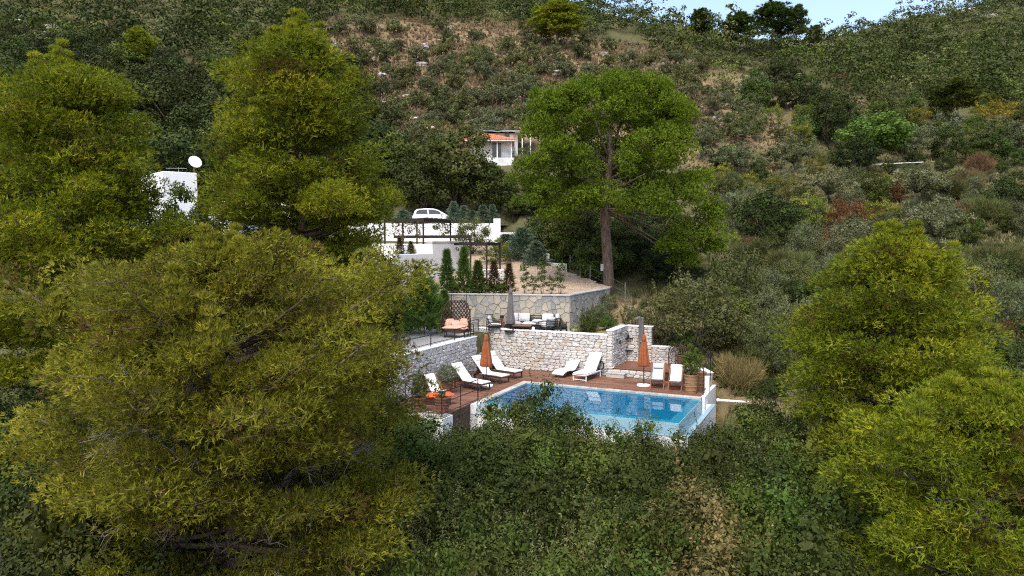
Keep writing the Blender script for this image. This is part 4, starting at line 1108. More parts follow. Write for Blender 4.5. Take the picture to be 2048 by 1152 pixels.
def broom(seed, m, n=2600, h=1.0, r=.8, W=.016):
    rng = np.random.default_rng(seed)
    sub = np.stack([rng.normal(0, r * .38, 9), rng.normal(0, r * .38, 9), rng.uniform(.55, 1.15, 9)], -1); k = rng.integers(0, 9, n)
    P = np.stack([sub[k, 0] + rng.normal(0, r * .2, n), sub[k, 1] + rng.normal(0, r * .2, n), rng.uniform(0, h * .6, n) * sub[k, 2]], -1)
    D = unit(np.stack([P[:, 0] * .9 + rng.normal(0, .25, n), P[:, 1] * .9 + rng.normal(0, .25, n), np.full(n, .7)], -1))
    P = P + D * h * .08
    V = needle_verts(rng, P, D, 3, h * .34, W, .3)
    T = np.clip(np.repeat(rng.normal(.5, .22, n), 3), 0, 1)
    return proto('crown', np_mesh('crown', V, 3, T, m), None, h, r)
def conifer(seed, m, h=2.4, r=.38, n=900, nn=6, L=.16, W=.022, up=.8, droop=0.0, p=1.0):
    """narrow cypress: sprays rising along a stem"""
    rng = np.random.default_rng(seed)
    t = rng.uniform(.03, 1, n) ** .85; rad = r * ((1 - t) ** p * .95 + .05) * rng.uniform(.35, 1.1, n); a = rng.uniform(0, 2 * np.pi, n) + 2.0 * np.sin(t * 17)
    rad *= 1 + .3 * np.sin(t * 31 + a * 2) + .25 * np.sin(t * 13 + a * 3 + seed)
    P = np.stack([rad * np.cos(a), rad * np.sin(a), t * h * .95], -1)
    D = unit(np.stack([np.cos(a), np.sin(a), np.full(n, up)], -1))
    V = needle_verts(rng, P, D, nn, L, W, .3)
    T = np.clip(np.repeat(rng.normal(.45, .25, n), nn), 0, 1)
    g = G().tube([(0, 0, -.3), (0, 0, h * .9)], [.045 * h / 2.4, .008], 5)
    return proto('crown', np_mesh('crown', V, 3, T, m), tmesh(g, BARK), h, r)

def pine(seed, m, prof, n_limb, h_top, lump=.40, tuft=46, nn=8, L=.17, W=.020, rise=.25, dead=60, r_trunk=.24, skip=None, lean=(0, 0), squash=.62, whorl=.75, leaders=26):
    """Aleppo pine: limbs by height; prof = [(height, reach)]; foliage pads on side shoots"""
    rng = np.random.default_rng(seed)
    ph, pr = [p[0] for p in prof], [p[1] for p in prof]
    g = G(); gd = G()
    tp = [(lean[0] * k / 6 * (k / 6) + .12 * math.sin(k * 1.7 + seed), lean[1] * k / 6 + .12 * math.cos(k * 1.3 + seed), -1.0 + (h_top + .5) * k / 6) for k in range(7)]
    g.tube(tp, [r_trunk * (1 - .85 * k / 6) for k in range(7)], 8)
    def axis(h):
        k = min(5.999, max(0, (h + 1.0) / (h_top + .5) * 6)); i = int(k); return np.array(Vector(tp[i]).lerp(Vector(tp[i + 1]), k - i))
    C, Rl, Dl, Tn = [], [], [], []
    h0 = ph[0]
    for i in range(n_limb):
        nw = max(6, int((h_top - h0) / whorl)); wi = int(i * nw / n_limb)
        h = h0 + (h_top - h0) * min(1, ((wi + .5 + rng.uniform(-.3, .3)) / nw)) ** .95
        az = i * 2.39996 + rng.uniform(-.35, .35)
        reach = np.interp(h, ph, pr) * rng.uniform(.68, 1.08)
        if skip: reach *= skip(h, az)
        el = np.interp(h, [h0, h_top], [-.05, .75]) + rng.uniform(-.12, .12)
        o = axis(h - reach * .25 * math.tan(max(-.1, el) * .5))
        hd = np.array([math.cos(az), math.sin(az), 0.0]); pd = np.array([-hd[1], hd[0], 0])
        pts = []
        for s in np.linspace(0, 1, 6):
            pts.append(o + hd * reach * s + np.array([0, 0, 1]) * (reach * (math.sin(el) * s * .8 + rise * (s * s - .35 * s))) + pd * reach * .08 * math.sin(s * 4 + i))
        r0 = .022 + .017 * reach
        g.tube([Vector(p) for p in pts], [r0 * (1 - .8 * s) for s in np.linspace(0, 1, 6)], 5)
        pts = np.array(pts)
        tone_l = rng.normal(0, .10)
        def along(s): k = s * 5; a = min(4, int(k)); return pts[a] + (pts[a + 1] - pts[a]) * (k - a)
        ns = max(3, int(reach * 2.6))
        for k in range(ns):
            s = .30 + .70 * (k + rng.uniform(0, .8)) / ns
            s = min(s, 1.0); b0 = along(s); sg = 1 if k % 2 else -1
            sl = (reach * .34 * (1.15 - s) + .28) * rng.uniform(.7, 1.2)
            sd = unit(hd * .75 + pd * sg * rng.uniform(.5, 1.1) + np.array([0, 0, rng.uniform(.0, .35)]))
            e = b0 + sd * sl
            g.tube([Vector(b0), Vector(b0 + sd * sl * .6), Vector(e)], [.016, .012, .006], 4)
            nl = max(1, int(sl / (lump * 1.25)))
            for q in range(nl):
                f = (q + 1) / nl
                C.append(b0 + sd * sl * f + rng.normal(size=3) * .10 + np.array([0, 0, .08])); Rl.append(lump * rng.uniform(.7, 1.2)); Dl.append(unit(sd * .55 + hd * .35)); Tn.append(tone_l + rng.normal(0, .15) - (.45 if rng.uniform() < .035 else 0))
            if rng.uniform() < .5:
                C.append(b0 + rng.normal(size=3) * .12 + np.array([0, 0, .18])); Rl.append(lump * rng.uniform(.6, 1.0)); Dl.append(hd * .5); Tn.append(tone_l + rng.normal(0, .1))
    for k in range(leaders):                # upright leading shoots on the crown top and shoulders
        h = h_top - rng.uniform(0, 1) ** 1.5 * (h_top - h0) * .45; az = rng.uniform(0, 6.28); rc = np.interp(h, ph, pr) * rng.uniform(.3, .95)
        b0 = axis(h) + np.array([math.cos(az) * rc, math.sin(az) * rc, .25 + (.3 * rc)]); Ls = rng.uniform(.5, 1.1) * lump * 2
        g.tube([Vector(b0), Vector(b0 + np.array([0, 0, Ls]))], [.02, .006], 4)
        for q in range(4): C.append(b0 + np.array([rng.normal() * .05, rng.normal() * .05, Ls * (q + .5) / 4])); Rl.append(lump * (.55 - .11 * q)); Dl.append(np.array([0, 0, 1.4])); Tn.append(rng.normal(.1, .08))
    for k in range(dead):                   # bare grey twigs in the gaps of the crown
        h = rng.uniform(h0 - .3, h0 + (h_top - h0) * .72); az = rng.uniform(0, 6.28); rc = np.interp(h, ph, pr) * rng.uniform(.35, .92); o = axis(h)
        hd = np.array([math.cos(az), math.sin(az), 0.0]); p = o + hd * rc * .72 + np.array([0, 0, rc * .10]); d_ = unit(hd + rng.normal(size=3) * .4)
        for f in range(4):
            d2 = unit(d_ + rng.normal(size=3) * .55); L_ = rng.uniform(.5, 1.1); q = p + d2 * L_ * .5 + rng.normal(size=3) * .05; e = p + d2 * L_ + rng.normal(size=3) * .12 - np.array([0, 0, .08])
            gd.tube([Vector(p), Vector(q), Vector(e)], [.014, .010, .004], 3, cap=False)
            for w_ in range(2): gd.tube([Vector(q), Vector(q + unit(d2 + rng.normal(size=3) * .7) * rng.uniform(.2, .45))], [.007, .003], 3, cap=False)
    C, Rl, Dl, Tn = np.array(C), np.array(Rl), np.array(Dl), np.array(Tn)
    k = len(C)
    d = rdir(rng, k * tuft, -.45)
    P = np.repeat(C, tuft, 0) + d * (np.repeat(Rl, tuft)[:, None] * (1.03 - .32 * rng.uniform(0, 1, (k * tuft, 1)) ** 2)) * np.array([1, 1, squash])
    D = unit(d * .6 + np.repeat(Dl, tuft, 0) * .8 + np.array([0, 0, .25]))
    V = needle_verts(rng, P, D, nn, L, W, .42, unit(d * .9 + np.array([0, 0, .6])), .30)
    nf = 18 if tuft > 20 else 10; W_ = hearts(rng, C - np.array([0, 0, .04]), Rl, nf, .30, True, squash)
    T = np.repeat(np.clip(np.repeat(.52 + Tn, tuft) + rng.normal(0, .11, k * tuft) - .62 * (rng.uniform(0, 1, k * tuft) < .03), 0, 1), nn)
    V = np.concatenate([V, W_]); T = np.concatenate([T, np.clip(np.repeat(.52 + Tn, nf) + rng.normal(0, .11, k * nf), 0, 1)])
    ex = None
    if dead: ex = tmesh(gd, TWIG)
    return proto('crown', np_mesh('crown', V, 3, T, m), tmesh(g, BARK), h_top, max(pr), ex)

def plant(pr, name, label, cat, X, Y, z, sxy=1.0, sz=None, rot=None, group=None):
    t = thing(name, label, cat, (X, Y, z), R(0, 6.28) if rot is None else rot, group)
    t.scale = (sxy, sxy, sz or sxy)
    link(bpy.data.objects.new('crown', pr['crown']), t)
    if pr['trunk']: link(bpy.data.objects.new('trunk', pr['trunk']), t)
    if pr['extra']: link(bpy.data.objects.new('dead_twigs', pr['extra']), t)['kind'] = 'stuff'
    return t
def place(pr, name, label, cat, px, top, bot, wpx=None, Y=None, rot=None, group=None, sink=.15):
    """stand a plant on the ground where its foot shows at (px, bot), as tall as it shows"""
    if Y is None: Y = hit(px, bot) or 90
    p = at(px, bot, Y); z = tz(p.x, Y)
    hgt = max(.4, at(px, top, Y).z - z)
    sz = hgt / pr['h']; sxy = (wpx / 2 * Y / F) / pr['r'] if wpx else sz
    return plant(pr, name, label, cat, p.x, Y, z - sink * sz * .3, sxy, sz, rot, group)

# ================================================================== THE BIG PINES
def bigpine(label, px, Y, z0, **kw):
    p = at(px, 576, Y)
    return plant(pine(**kw), 'pine_tree', label, 'pine tree', p.x, Y, z0, 1.0, rot=0.0)
bigpine('huge yellowish-green pine filling the lower left in front of everything', 445, 18.0, -5.0, seed=21, m=L_PINEO, n_limb=100, h_top=11.2, lump=.56, tuft=86, nn=4,
        prof=[(2.6, 2.8), (4.2, 4.4), (5.4, 4.6), (6.6, 4.9), (7.4, 4.2), (8.6, 4.3), (9.5, 3.2), (10.4, 1.6), (11.2, .3)], whorl=.95, skip=lambda h, az: 1.0 if math.cos(az) < .6 else (1.18 if h > 6.9 else (.72 if h > 5.8 else 1.12)), dead=170, r_trunk=.3, L=.135, W=.030)
bigpine('tall bright green pine with jagged top rising above the pergola', 602, 33.0, 0.0, seed=22, m=L_PINE, n_limb=90, h_top=15.6, lump=.78, tuft=70, nn=4,
        prof=[(2.6, 2.4), (4.4, 3.1), (6.2, 4.1), (7.6, 4.4), (9., 3.2), (10.2, 3.3), (11.6, 2.9), (12.8, 3.2), (14., 1.9), (15.6, .2)], dead=30, whorl=1.15, r_trunk=.32, L=.19, W=.046)
bigpine('broad green pine at the picture left edge in front of the villa with the dish', 138, 30.0, -1.2, seed=23, m=L_PINE, n_limb=96, h_top=14.5, lump=.78, tuft=66, nn=4,
        prof=[(1.5, 3.2), (4., 4.4), (6., 4.8), (7.4, 4.5), (9., 3.6), (11., 2.9), (13., 2.3), (14.3, .6)], dead=30, whorl=1.1, r_trunk=.32, L=.18, W=.044)
bigpine('bright yellow-green conical pine standing right of the pool', 1785, 24.0, -3.7, seed=24, m=L_PINE, n_limb=92, h_top=10.2, lump=.60, tuft=80, nn=4,
        prof=[(1.8, 2.6), (3.4, 3.2), (4.6, 3.2), (5.6, 3.3), (7.0, 2.7), (8.6, 1.7), (9.6, .8), (10.4, .2)], whorl=.9, dead=40, r_trunk=.24, L=.15, W=.036)
bigpine('feathery bright pine cut off by the lower right picture corner', 1975, 16.5, -5.2, seed=25, m=L_PINE, n_limb=62, h_top=8.1, lump=.52, tuft=98, nn=4,
        prof=[(2.4, 2.4), (3.6, 3.2), (5., 3.1), (6.2, 2.6), (7.2, 1.6), (8.1, .4)], dead=60, r_trunk=.2, L=.13, W=.028)

def stone_pine():
    Y0 = 46.0; s = Y0 / F; base = at(1216, 600, Y0); zb = tz(base.x, Y0)
    blobs = [(1215,238,150,70,1.0),(1125,245,75,62,-1),(1300,228,85,55,-.5),(1345,252,46,46,-1),(1180,200,100,42,0),(1255,192,95,36,.5),(1090,212,36,28,.5),
        (1095,290,50,50,-1.5),(1122,325,60,48,-2),(1066,362,38,46,-1),(1085,402,50,42,-1),(1152,345,50,34,-2.4),(1108,432,38,22,-1),
        (1318,308,70,52,-2.2),(1290,338,58,38,-2.6),(1352,288,38,38,-1.5),(1200,402,52,30,-2.6),(1178,415,30,18,-2.4),
        (1330,402,76,44,-1.6),(1302,424,58,32,-2),(1388,386,40,42,-1),(1424,432,24,24,-.5),(1386,472,54,32,-1),(1352,498,30,22,-1),(1412,500,26,26,0),(1372,528,26,14,-.5),
        (1222,352,72,52,3.0),(1262,372,60,42,3.0),(1168,372,58,42,2.6),(1235,300,115,70,2.5),(1160,300,80,60,2),(1330,360,70,60,2),(1110,370,60,60,1.5)]
    rng = np.random.default_rng(31)
    C, Rl, T0 = [], [], []
    g = G()
    lo = np.array([base.x, Y0, zb])
    for (px, py, rx, ry, dy) in blobs:
        c = np.array(at(px, py, Y0 + dy)) - lo; a, b_ = rx * s * .93, ry * s * .88
        n = int((a * a + a * b_) * 3.0) + 8
        d = rdir(rng, n, -.32)
        C.append(c + d * np.array([a, a * .9, b_]) * rng.uniform(.78, 1.02, (n, 1))); Rl.append(rng.uniform(.42, .66, n)); T0.append(rng.normal(.5, .13, n) - (.28 if (px, py) == (1152, 345) else 0))
    C, Rl, T0 = np.concatenate(C), np.concatenate(Rl), np.concatenate(T0)
    k, tuft, nn = len(C), 80, 4
    d = rdir(rng, k * tuft, -.25)
    P = np.repeat(C, tuft, 0) + d * np.repeat(Rl, tuft)[:, None] * (1.02 - .25 * rng.uniform(0, 1, (k * tuft, 1)) ** 2)
    V = needle_verts(rng, P, unit(d * .8 + np.array([0, 0, .6])), nn, .14, .07, .5, unit(d * .8 + np.array([0, 0, .6])), .3)
    T = np.repeat(np.clip(np.repeat(T0, tuft) + rng.normal(0, .09, k * tuft), 0, 1), nn)
    nf = 18; W_ = hearts(rng, C, Rl, nf, .36, True, 1.0)
    V = np.concatenate([V, W_]); T = np.concatenate([T, np.clip(np.repeat(T0, nf) + rng.normal(0, .09, k * nf), 0, 1)])
    trunk = [(1217,612),(1217,560),(1214,500),(1211,455),(1208,420),(1215,370),(1222,310),(1220,250)]
    tp = [Vector(at(px, py, Y0)) - Vector(lo) for px, py in trunk]; tp[0].z = -.5
    g.tube(tp, [.40, .35, .32, .30, .28, .22, .16, .08], 12)
    for i, (px, py, rx, ry, dy) in enumerate(blobs):
        q = Vector(at(px, py + ry * .25, Y0 + dy)) - Vector(lo)
        st = tp[4].lerp(tp[6], min(1, max(0, (430 - py) / 260)))
        md = st.lerp(q, .5) + Vector((0, 0, -.2 + .4 * rng.uniform()))
        g.tube([st, md, q], [.11, .07, .03] if py < 380 else [.06, .05, .03], 6)
    gd = G()
    for i in range(90):
        p = Vector(C[rng.integers(k)]); st = tp[4].lerp(tp[6], rng.uniform()); p0 = st.lerp(p, rng.uniform(.35, .7)); e = p0 + Vector(rng.normal(size=3)) * .7
        gd.tube([p0, p0.lerp(e, .5) + Vector(rng.normal(size=3)) * .1, e], [.02, .014, .006], 3, cap=False)
    return plant(proto('crown', np_mesh('crown', V, 3, T, L_STONE), tmesh(g, BARK), 1, 1, tmesh(gd, TWIG)), 'stone_pine', 'tall domed umbrella pine with thick bare trunk behind the stone wall corner', 'pine tree', base.x, Y0, zb, 1.0, rot=0.0)
stone_pine()
t = thing('trunk_sign', 'small pale box fixed to the trunk of the tall pine', 'box', tuple(at(1204, 535, 45.4)))
G().box(-.09, .09, -.05, .05, -.22, .22).build('box', STEEL, t, bevel=.01); G().tube([(.09, 0, .05), (.25, .1, .12)], .012, 5).build('cable', BLACK, t)

# ================================================================== PLANT PROTOTYPES
NB = [bush(41, L_OAK), bush(42, L_OAK, rx=1.3, rz=1.6, zc=1.6, lobes=.35), bush(43, L_OAKG, lobes=.3), bush(44, L_OAKG, rx=1.5, rz=1.3, zc=1.3, leafs=.075)]
NBT = bush(45, L_OAKT, rx=1.2, rz=1.5, zc=1.5)
NBO = bush(46, L_OLIVED, rx=1.2, rz=1.5, zc=1.5, aspect=.4, sprigs=26)
MO = [bush(51, L_OAK, 56, 100, leafs=.13, rl=.36, sprigs=5), bush(52, L_OAKG, 56, 100, leafs=.13, rl=.36, sprigs=5, lobes=.35), bush(53, L_OAK, 76, 100, rx=1.6, rz=1.3, zc=1.25, leafs=.12, sprigs=4, lobes=.3, rl=.34)]
MY = bush(54, L_YELLOW, 55, 80, leafs=.11, aspect=.4, rl=.36, sprigs=14)
MYY = bush(55, L_YEL, 44, 70, leafs=.13, sprigs=8)
MFIG = bush(56, L_FIG, 60, 80, rx=1.6, rz=1.0, zc=1.5, leafs=.15, aspect=.8, rl=.42, sprigs=0, lobes=.2, flop=.45)
MOL = [olive(61, L_OLIVE), olive(62, L_OLIVE, n=54), olive(63, L_OLIVED, n=60)]
BUSHOL = [bush(64, L_OLIVE, 60, 110, leafs=.115, aspect=.32, sprigs=18, flop=.7), bush(65, L_OLIVED, 60, 110, rx=1.5, rz=1.3, zc=1.3, leafs=.115, aspect=.32, sprigs=14, flop=.7)]
BROOM = [broom(71, L_BROOM), broom(72, L_BROOM, r=.9)]
BROOMT = broom(73, L_BROOMT)
RUST = bush(74, L_RUST, 40, 50, rx=1.2, rz=.6, zc=.55, leafs=.14, aspect=.3, rl=.32, sprigs=14, flop=.9)
FO = [bush(81, L_OAK, 40, 90, leafs=.15, aspect=.6, rl=.46, sprigs=0, lobes=.3), bush(82, L_OAK, 40, 90, rx=1.6, rz=1.25, zc=1.2, leafs=.15, aspect=.6, rl=.46, sprigs=0, lobes=.35),
      bush(83, L_OAKG, 40, 90, leafs=.15, aspect=.6, rl=.46, sprigs=0, lobes=.35), bush(84, L_OLIVED, 40, 90, leafs=.15, aspect=.5, rl=.46, sprigs=0)]
FY = bush(85, L_YELLOW, 34, 40, leafs=.2, aspect=.5, rl=.44, sprigs=0)
FR = bush(86, L_RED, 30, 34, leafs=.22, rl=.42, sprigs=0)
FOL = [olive(87, L_OLIVED, leafs=.19, per=44, aspect=.42), olive(88, L_OLIVED, leafs=.19, per=44, aspect=.42, n=54), olive(89, L_OLIVE, leafs=.19, per=44, aspect=.42)]
FPINE = [pine(91, L_PINE, [(2.2, 1.6), (4., 2.3), (6., 2.0), (8., .4)], 26, 8.0, lump=.62, tuft=12, nn=5, L=.5, W=.13, dead=0, r_trunk=.2),
         pine(92, L_OAKG, [(3.0, 1.4), (5., 2.4), (6.5, 2.2), (8., .8)], 22, 8.0, lump=.7, tuft=12, nn=5, L=.5, W=.14, dead=0, r_trunk=.2)]
CYP = [conifer(101, L_CYP, r=.5, n=1000, L=.22, W=.03), conifer(102, L_CYP, r=.52, n=1000, L=.22, W=.03), conifer(103, L_CYPB, r=.42, n=620, L=.2, W=.028), conifer(104, L_BLUE, h=2.4, r=.6, n=1100, nn=5, L=.2, W=.035, p=.8), conifer(105, L_BLUE, h=2.4, r=.85, n=1400, nn=5, L=.22, W=.04, p=.6)]
SAPL = bush(106, L_OAKG, 18, 50, rx=.38, rz=.95, zc=1.25, leafs=.10, rl=.22, sprigs=4)
ARAU = conifer(107, L_CYP, h=2.4, r=.95, n=760, nn=9, L=.5, W=.032, up=.9, p=.6)

# ------------------------------------------------------------------ thicket below the pool
TH_L = 'dark evergreen bush in the thicket below the pool'
TH_G = 'bushes in the thicket below the pool'
rows = [(25.6, [(868, 845), (935, 835), (1000, 812), (1062, 800), (1170, 838), (1235, 855), (1300, 862), (1362, 858), (1432, 862), (1495, 830)]),
        (23.4, [(845, 890), (905, 872), (975, 868), (1050, 860), (1130, 862), (1205, 880), (1290, 885), (1370, 886), (1450, 880), (1525, 868), (1590, 900)]),
        (21.2, [(880, 930), (955, 925), (1030, 915), (1110, 915), (1190, 920), (1275, 930), (1350, 935), (1435, 925), (1515, 925), (1590, 960)]),
        (19.2, [(850, 985), (925, 985), (1005, 975), (1085, 975), (1170, 970), (1250, 985), (1330, 995), (1480, 985), (1560, 1000)]),
        (17.4, [(820, 1060), (900, 1045), (985, 1050), (1075, 1045), (1165, 1045), (1255, 1050), (1345, 1065), (1550, 1075), (1620, 1085)]),
        (15.6, [(850, 1120), (950, 1120), (1060, 1115), (1170, 1120), (1280, 1125), (1580, 1135)])]
ORD = ('first', 'second', 'third', 'fourth', 'fifth', 'sixth', 'seventh', 'eighth', 'ninth', 'tenth', 'eleventh')
ROWN = ('row touching the pool', 'second row below the pool', 'third row below the pool', 'fourth row below the pool', 'row above the lowest', 'lowest row')
for ri, (Y, lst) in enumerate(rows):
    for ci, (px, top) in enumerate(lst):
        pr = random.choice(NB + NB[2:3] + [NBO])
        tn = 'grey-green' if pr is NBO else ('dark green' if pr in NB[:2] else 'mid-green')
        X = at(px, 576, Y).x; z = tz(X, Y) - .2; top += R(-10, 12); hgt = at(px, top, Y).z - z
        plant(pr, 'evergreen_bush', f'{tn} bush, {ORD[ci]} from the huge pine in the {ROWN[ri]}', 'bush', X, Y + R(-.4, .4), z, max(.8, min(1.3, hgt / pr['h'])) * R(.8, 1.15), hgt / pr['h'], group=TH_G)
for px, top, Y, pr, lb in ((1098, 782, 26.2, NB[1], 'tallest dark evergreen bush reaching up in front of the pool'), (1385, 950, 19.0, NBT, 'tan and yellow flowering bush in the middle of the thicket'),
        (1490, 1050, 16.6, NBT, 'brownish-yellow bush at the bottom edge left of the corner pine'), (1425, 1085, 15.8, NBT, 'small brownish bush at the bottom edge beside a larger brown one'),
        (912, 1060, 16.6, NBO, 'pale grey-green spindly bush at the bottom edge right of the huge pine'), (1230, 900, 22.2, NBO, 'greyish-green bush just below the white pool wall')):
    X = at(px, 576, Y).x; z = tz(X, Y) - .2; hgt = at(px, top, Y).z - z
    plant(pr, 'evergreen_bush', lb, 'bush', X, Y, z, max(.8, hgt / pr['h'] * .85), hgt / pr['h'], group=TH_G)
LL, LG = 'dark evergreen bush in the shade around the foot of the left pines', 'bushes at the foot of the left pines'
for px, top, Y in ((30, 860, 22), (110, 840, 24), (190, 880, 22), (20, 960, 18.5), (120, 960, 19.5), (215, 960, 19), (60, 1040, 15.5), (170, 1050, 16), (-40, 800, 25), (60, 770, 27), (260, 800, 25.5), (700, 700, 28), (760, 780, 27), (640, 760, 27), (800, 860, 25), (770, 920, 23), (520, 800, 26), (380, 820, 25)):
    pr = random.choice(NB[:3]); X = at(px, 576, Y).x; z = tz(X, Y) - .2; hgt = at(px, top, Y).z - z
    plant(pr, 'evergreen_bush', LL, 'bush', X, Y, z, max(.85, min(1.4, hgt / pr['h'])), hgt / pr['h'], group=LG)
LL, LG = 'dark evergreen bush between the pool and the right-hand pines', 'bushes below the right pines'
for px, top, Y in ((1560, 830, 27), (1520, 790, 28.5), (1610, 820, 27), (1640, 900, 22), (1600, 1000, 18.5), (1660, 1000, 18), (1650, 1080, 15.5), (2030, 690, 29), (2080, 640, 31), (1980, 900, 22), (1900, 960, 21), (1740, 1000, 20)):
    pr = random.choice(NB[:3]); X = at(px, 576, Y).x; z = tz(X, Y) - .2; hgt = at(px, top, Y).z - z
    plant(pr, 'evergreen_bush', LL, 'bush', X, Y, z, max(.85, min(1.4, hgt / pr['h'])), hgt / pr['h'], group=LG)
for px, top, Y, pr, lb in ((352, 386, 45, MO[1], 'green bushy tree hiding the foot of the villa with the dish'), (412, 392, 46, MO[0], 'dark bush just right of the villa with the dish'), (300, 400, 44, MO[0], 'dark bush left of the villa with the dish'),
        (700, 480, 40.5, MO[0], 'dark evergreen under the tall jagged pine'), (745, 498, 41.5, MO[2], 'dark evergreen between the tall jagged pine and the white villa'), (770, 560, 38.5, MO[1], 'green bush below the white villa wall beside the bushy conifer'), (640, 500, 40, MO[0], 'shaded evergreen behind the huge pine top')):
    X = at(px, 576, Y).x; z = tz(X, Y) - .2; hgt = at(px, top, Y).z - z
    plant(pr, 'evergreen_bush', lb, 'bush', X, Y, z, max(.8, min(1.5, hgt / pr['h'])), hgt / pr['h'])
t = thing('bare_trunk', 'leaning bare grey tree trunk at the lower left picture edge', 'tree trunk', (at(0, 1000, 17).x, 17, tz(at(0, 1000, 17).x, 17)))
G().tube([(.15, 0, -.3), (.05, 0, 2.), (-.12, 0, 4.6)], [.14, .11, .08], 8).build('trunk', BARKG, t, smooth=True)

# ------------------------------------------------------------------ garden plants
for px, top, kd, lb in ((894, 497, 0, 'slim green cypress leftmost of the row on the stone wall terrace'), (928, 492, 1, 'tall slim cypress second in the row before the white villa wall'), (956, 520, 0, 'shorter slim cypress third in the row above the stone wall'),
        (988, 520, 2, 'browning slim cypress under the low pergola'), (1018, 525, 2, 'thin brown dying cypress right of the pergola posts')):
    Y = 40.9 - (px - 890) * .0028; X = at(px, 576, Y).x; z = float(zdrive(Y)); plant(CYP[kd], 'cypress_tree', lb, 'cypress', X, Y, z, 1.02, (at(px, top, Y).z - z) / 2.4)
for px, top, lb in ((1050, 532, 'airy young sapling right of the brown cypresses'), (1066, 556, 'smallest bushy sapling on the stone wall terrace'), (1084, 528, 'tall airy sapling in the middle of the gravel edge'), (1102, 556, 'short leafy sapling before the white gate wall'), (1120, 532, 'thin sapling last in the row by the terrace corner')):
    Y = 40.4 - (px - 1050) * .0028; X = at(px, 576, Y).x; z = float(zdrive(Y)); plant(SAPL, 'young_sapling', lb, 'sapling', X, Y, z, R(.55, .7), (at(px, top, Y).z - z) / 2.3 * 1.15)
for i, px in enumerate((908, 942, 970, 1000)):
    Y = 40.6 - (px - 890) * .0028; X = at(px, 576, Y).x; plant(MO[1], 'low_shrub', 'low green shrub between the slim cypresses on the stone wall', 'shrub', X, Y + .4, float(zdrive(Y)) - .1, .38, .26, group='low shrubs under the cypresses')
for px, top, bot, w, kd, lb in ((908, 402, 446, 34, 3, 'tallest blue-green cypress right behind the parked car'), (928, 410, 447, 30, 3, 'blue-green cypress second from the parked car'), (945, 420, 447, 30, 3, 'small blue-green cypress above the olive by the white wall'), (966, 410, 447, 36, 3, 'blue-green cypress fourth along the white wall top'), (985, 408, 447, 28, 3, 'narrow blue-green cypress at the end of the white wall'),
        (808, 420, 446, 46, 4, 'pale blue-green bush left of the parked car'), (1012, 468, 520, 60, 4, 'pale blue-green juniper at the end of the white wall'), (1044, 455, 525, 70, 4, 'feathery green-blue shrub clump above the drive'), (1072, 482, 540, 52, 4, 'dense blue juniper beside the white gate wall')):
    Y = 63.4 if bot < 450 else 56 - (px - 1010) * .06
    X = at(px, 576, Y).x; z = tz(X, Y); hgt = at(px, top, Y).z - z; pr = CYP[kd]
    plant(pr, 'blue_cypress', lb, 'cypress', X, Y, z, w / 2 * Y / F / pr['r'], hgt / pr['h'])
place(BUSHOL[1], 'olive_tree', 'grey olive tree in front of the white garden wall', 'olive tree', 943, 432, 505, 80, Y=57)
plant(MY, 'yellow_green_shrub', 'yellow-green shrub behind the low dark pergola', 'shrub', at(990, 576, 53).x, 53, float(zdrive(53)) - .1, .75, .6)
X = at(850, 576, 37.6).x
plant(ARAU, 'bushy_conifer', 'dark green bushy conifer with upswept branches left of the daybed', 'conifer', X, 37.2, 1.9, 1.05, 1.18)
plant(CYP[1], 'cypress_tree', 'dark slim cypress between the bushy conifer and the stone wall', 'cypress', at(888, 576, 39.4).x, 39.4, 1.9, 1.1, .92)
plant(CYP[0], 'cypress_tree', 'small cypress at the foot of the white villa wall', 'cypress', at(835, 576, 42.8).x, 42.8, 3.8, 1.0, .62)
for i, (px, top) in enumerate(((1178, 632), (1196, 628), (1212, 618))): X = at(px, 576, 42.2).x; plant(BUSHOL[0], 'lavender_clump', 'grey lavender clump along the foot of the side stone wall', 'shrub', X + .35, 40.6 + i * 1.5, tz(X + .35, 40.6 + i * 1.5) - .1, .38, .30, group='lavender along the stone wall')
for a_, b_, s_, pr, lb in ((1.5, 4.6, .36, MO[1], 'bright green shrub in the soil bed behind the rubble wall'), (2.4, 5.0, .30, MFIG, 'leafy green shrub next to the shower wall in the soil bed'), (3.6, 6.9, .5, BUSHOL[0], 'grey-green bush behind the shower wall'), (5.0, 7.0, .52, BUSHOL[0], 'grey-green bush behind the black railing panel'), (.9, 4.1, .2, MY, 'small spiky plant near the hose reel')):
    p = site(a_, b_); plant(pr, 'garden_shrub', lb, 'shrub', p.x, p.y, tz(p.x, p.y) - .1, s_, s_)
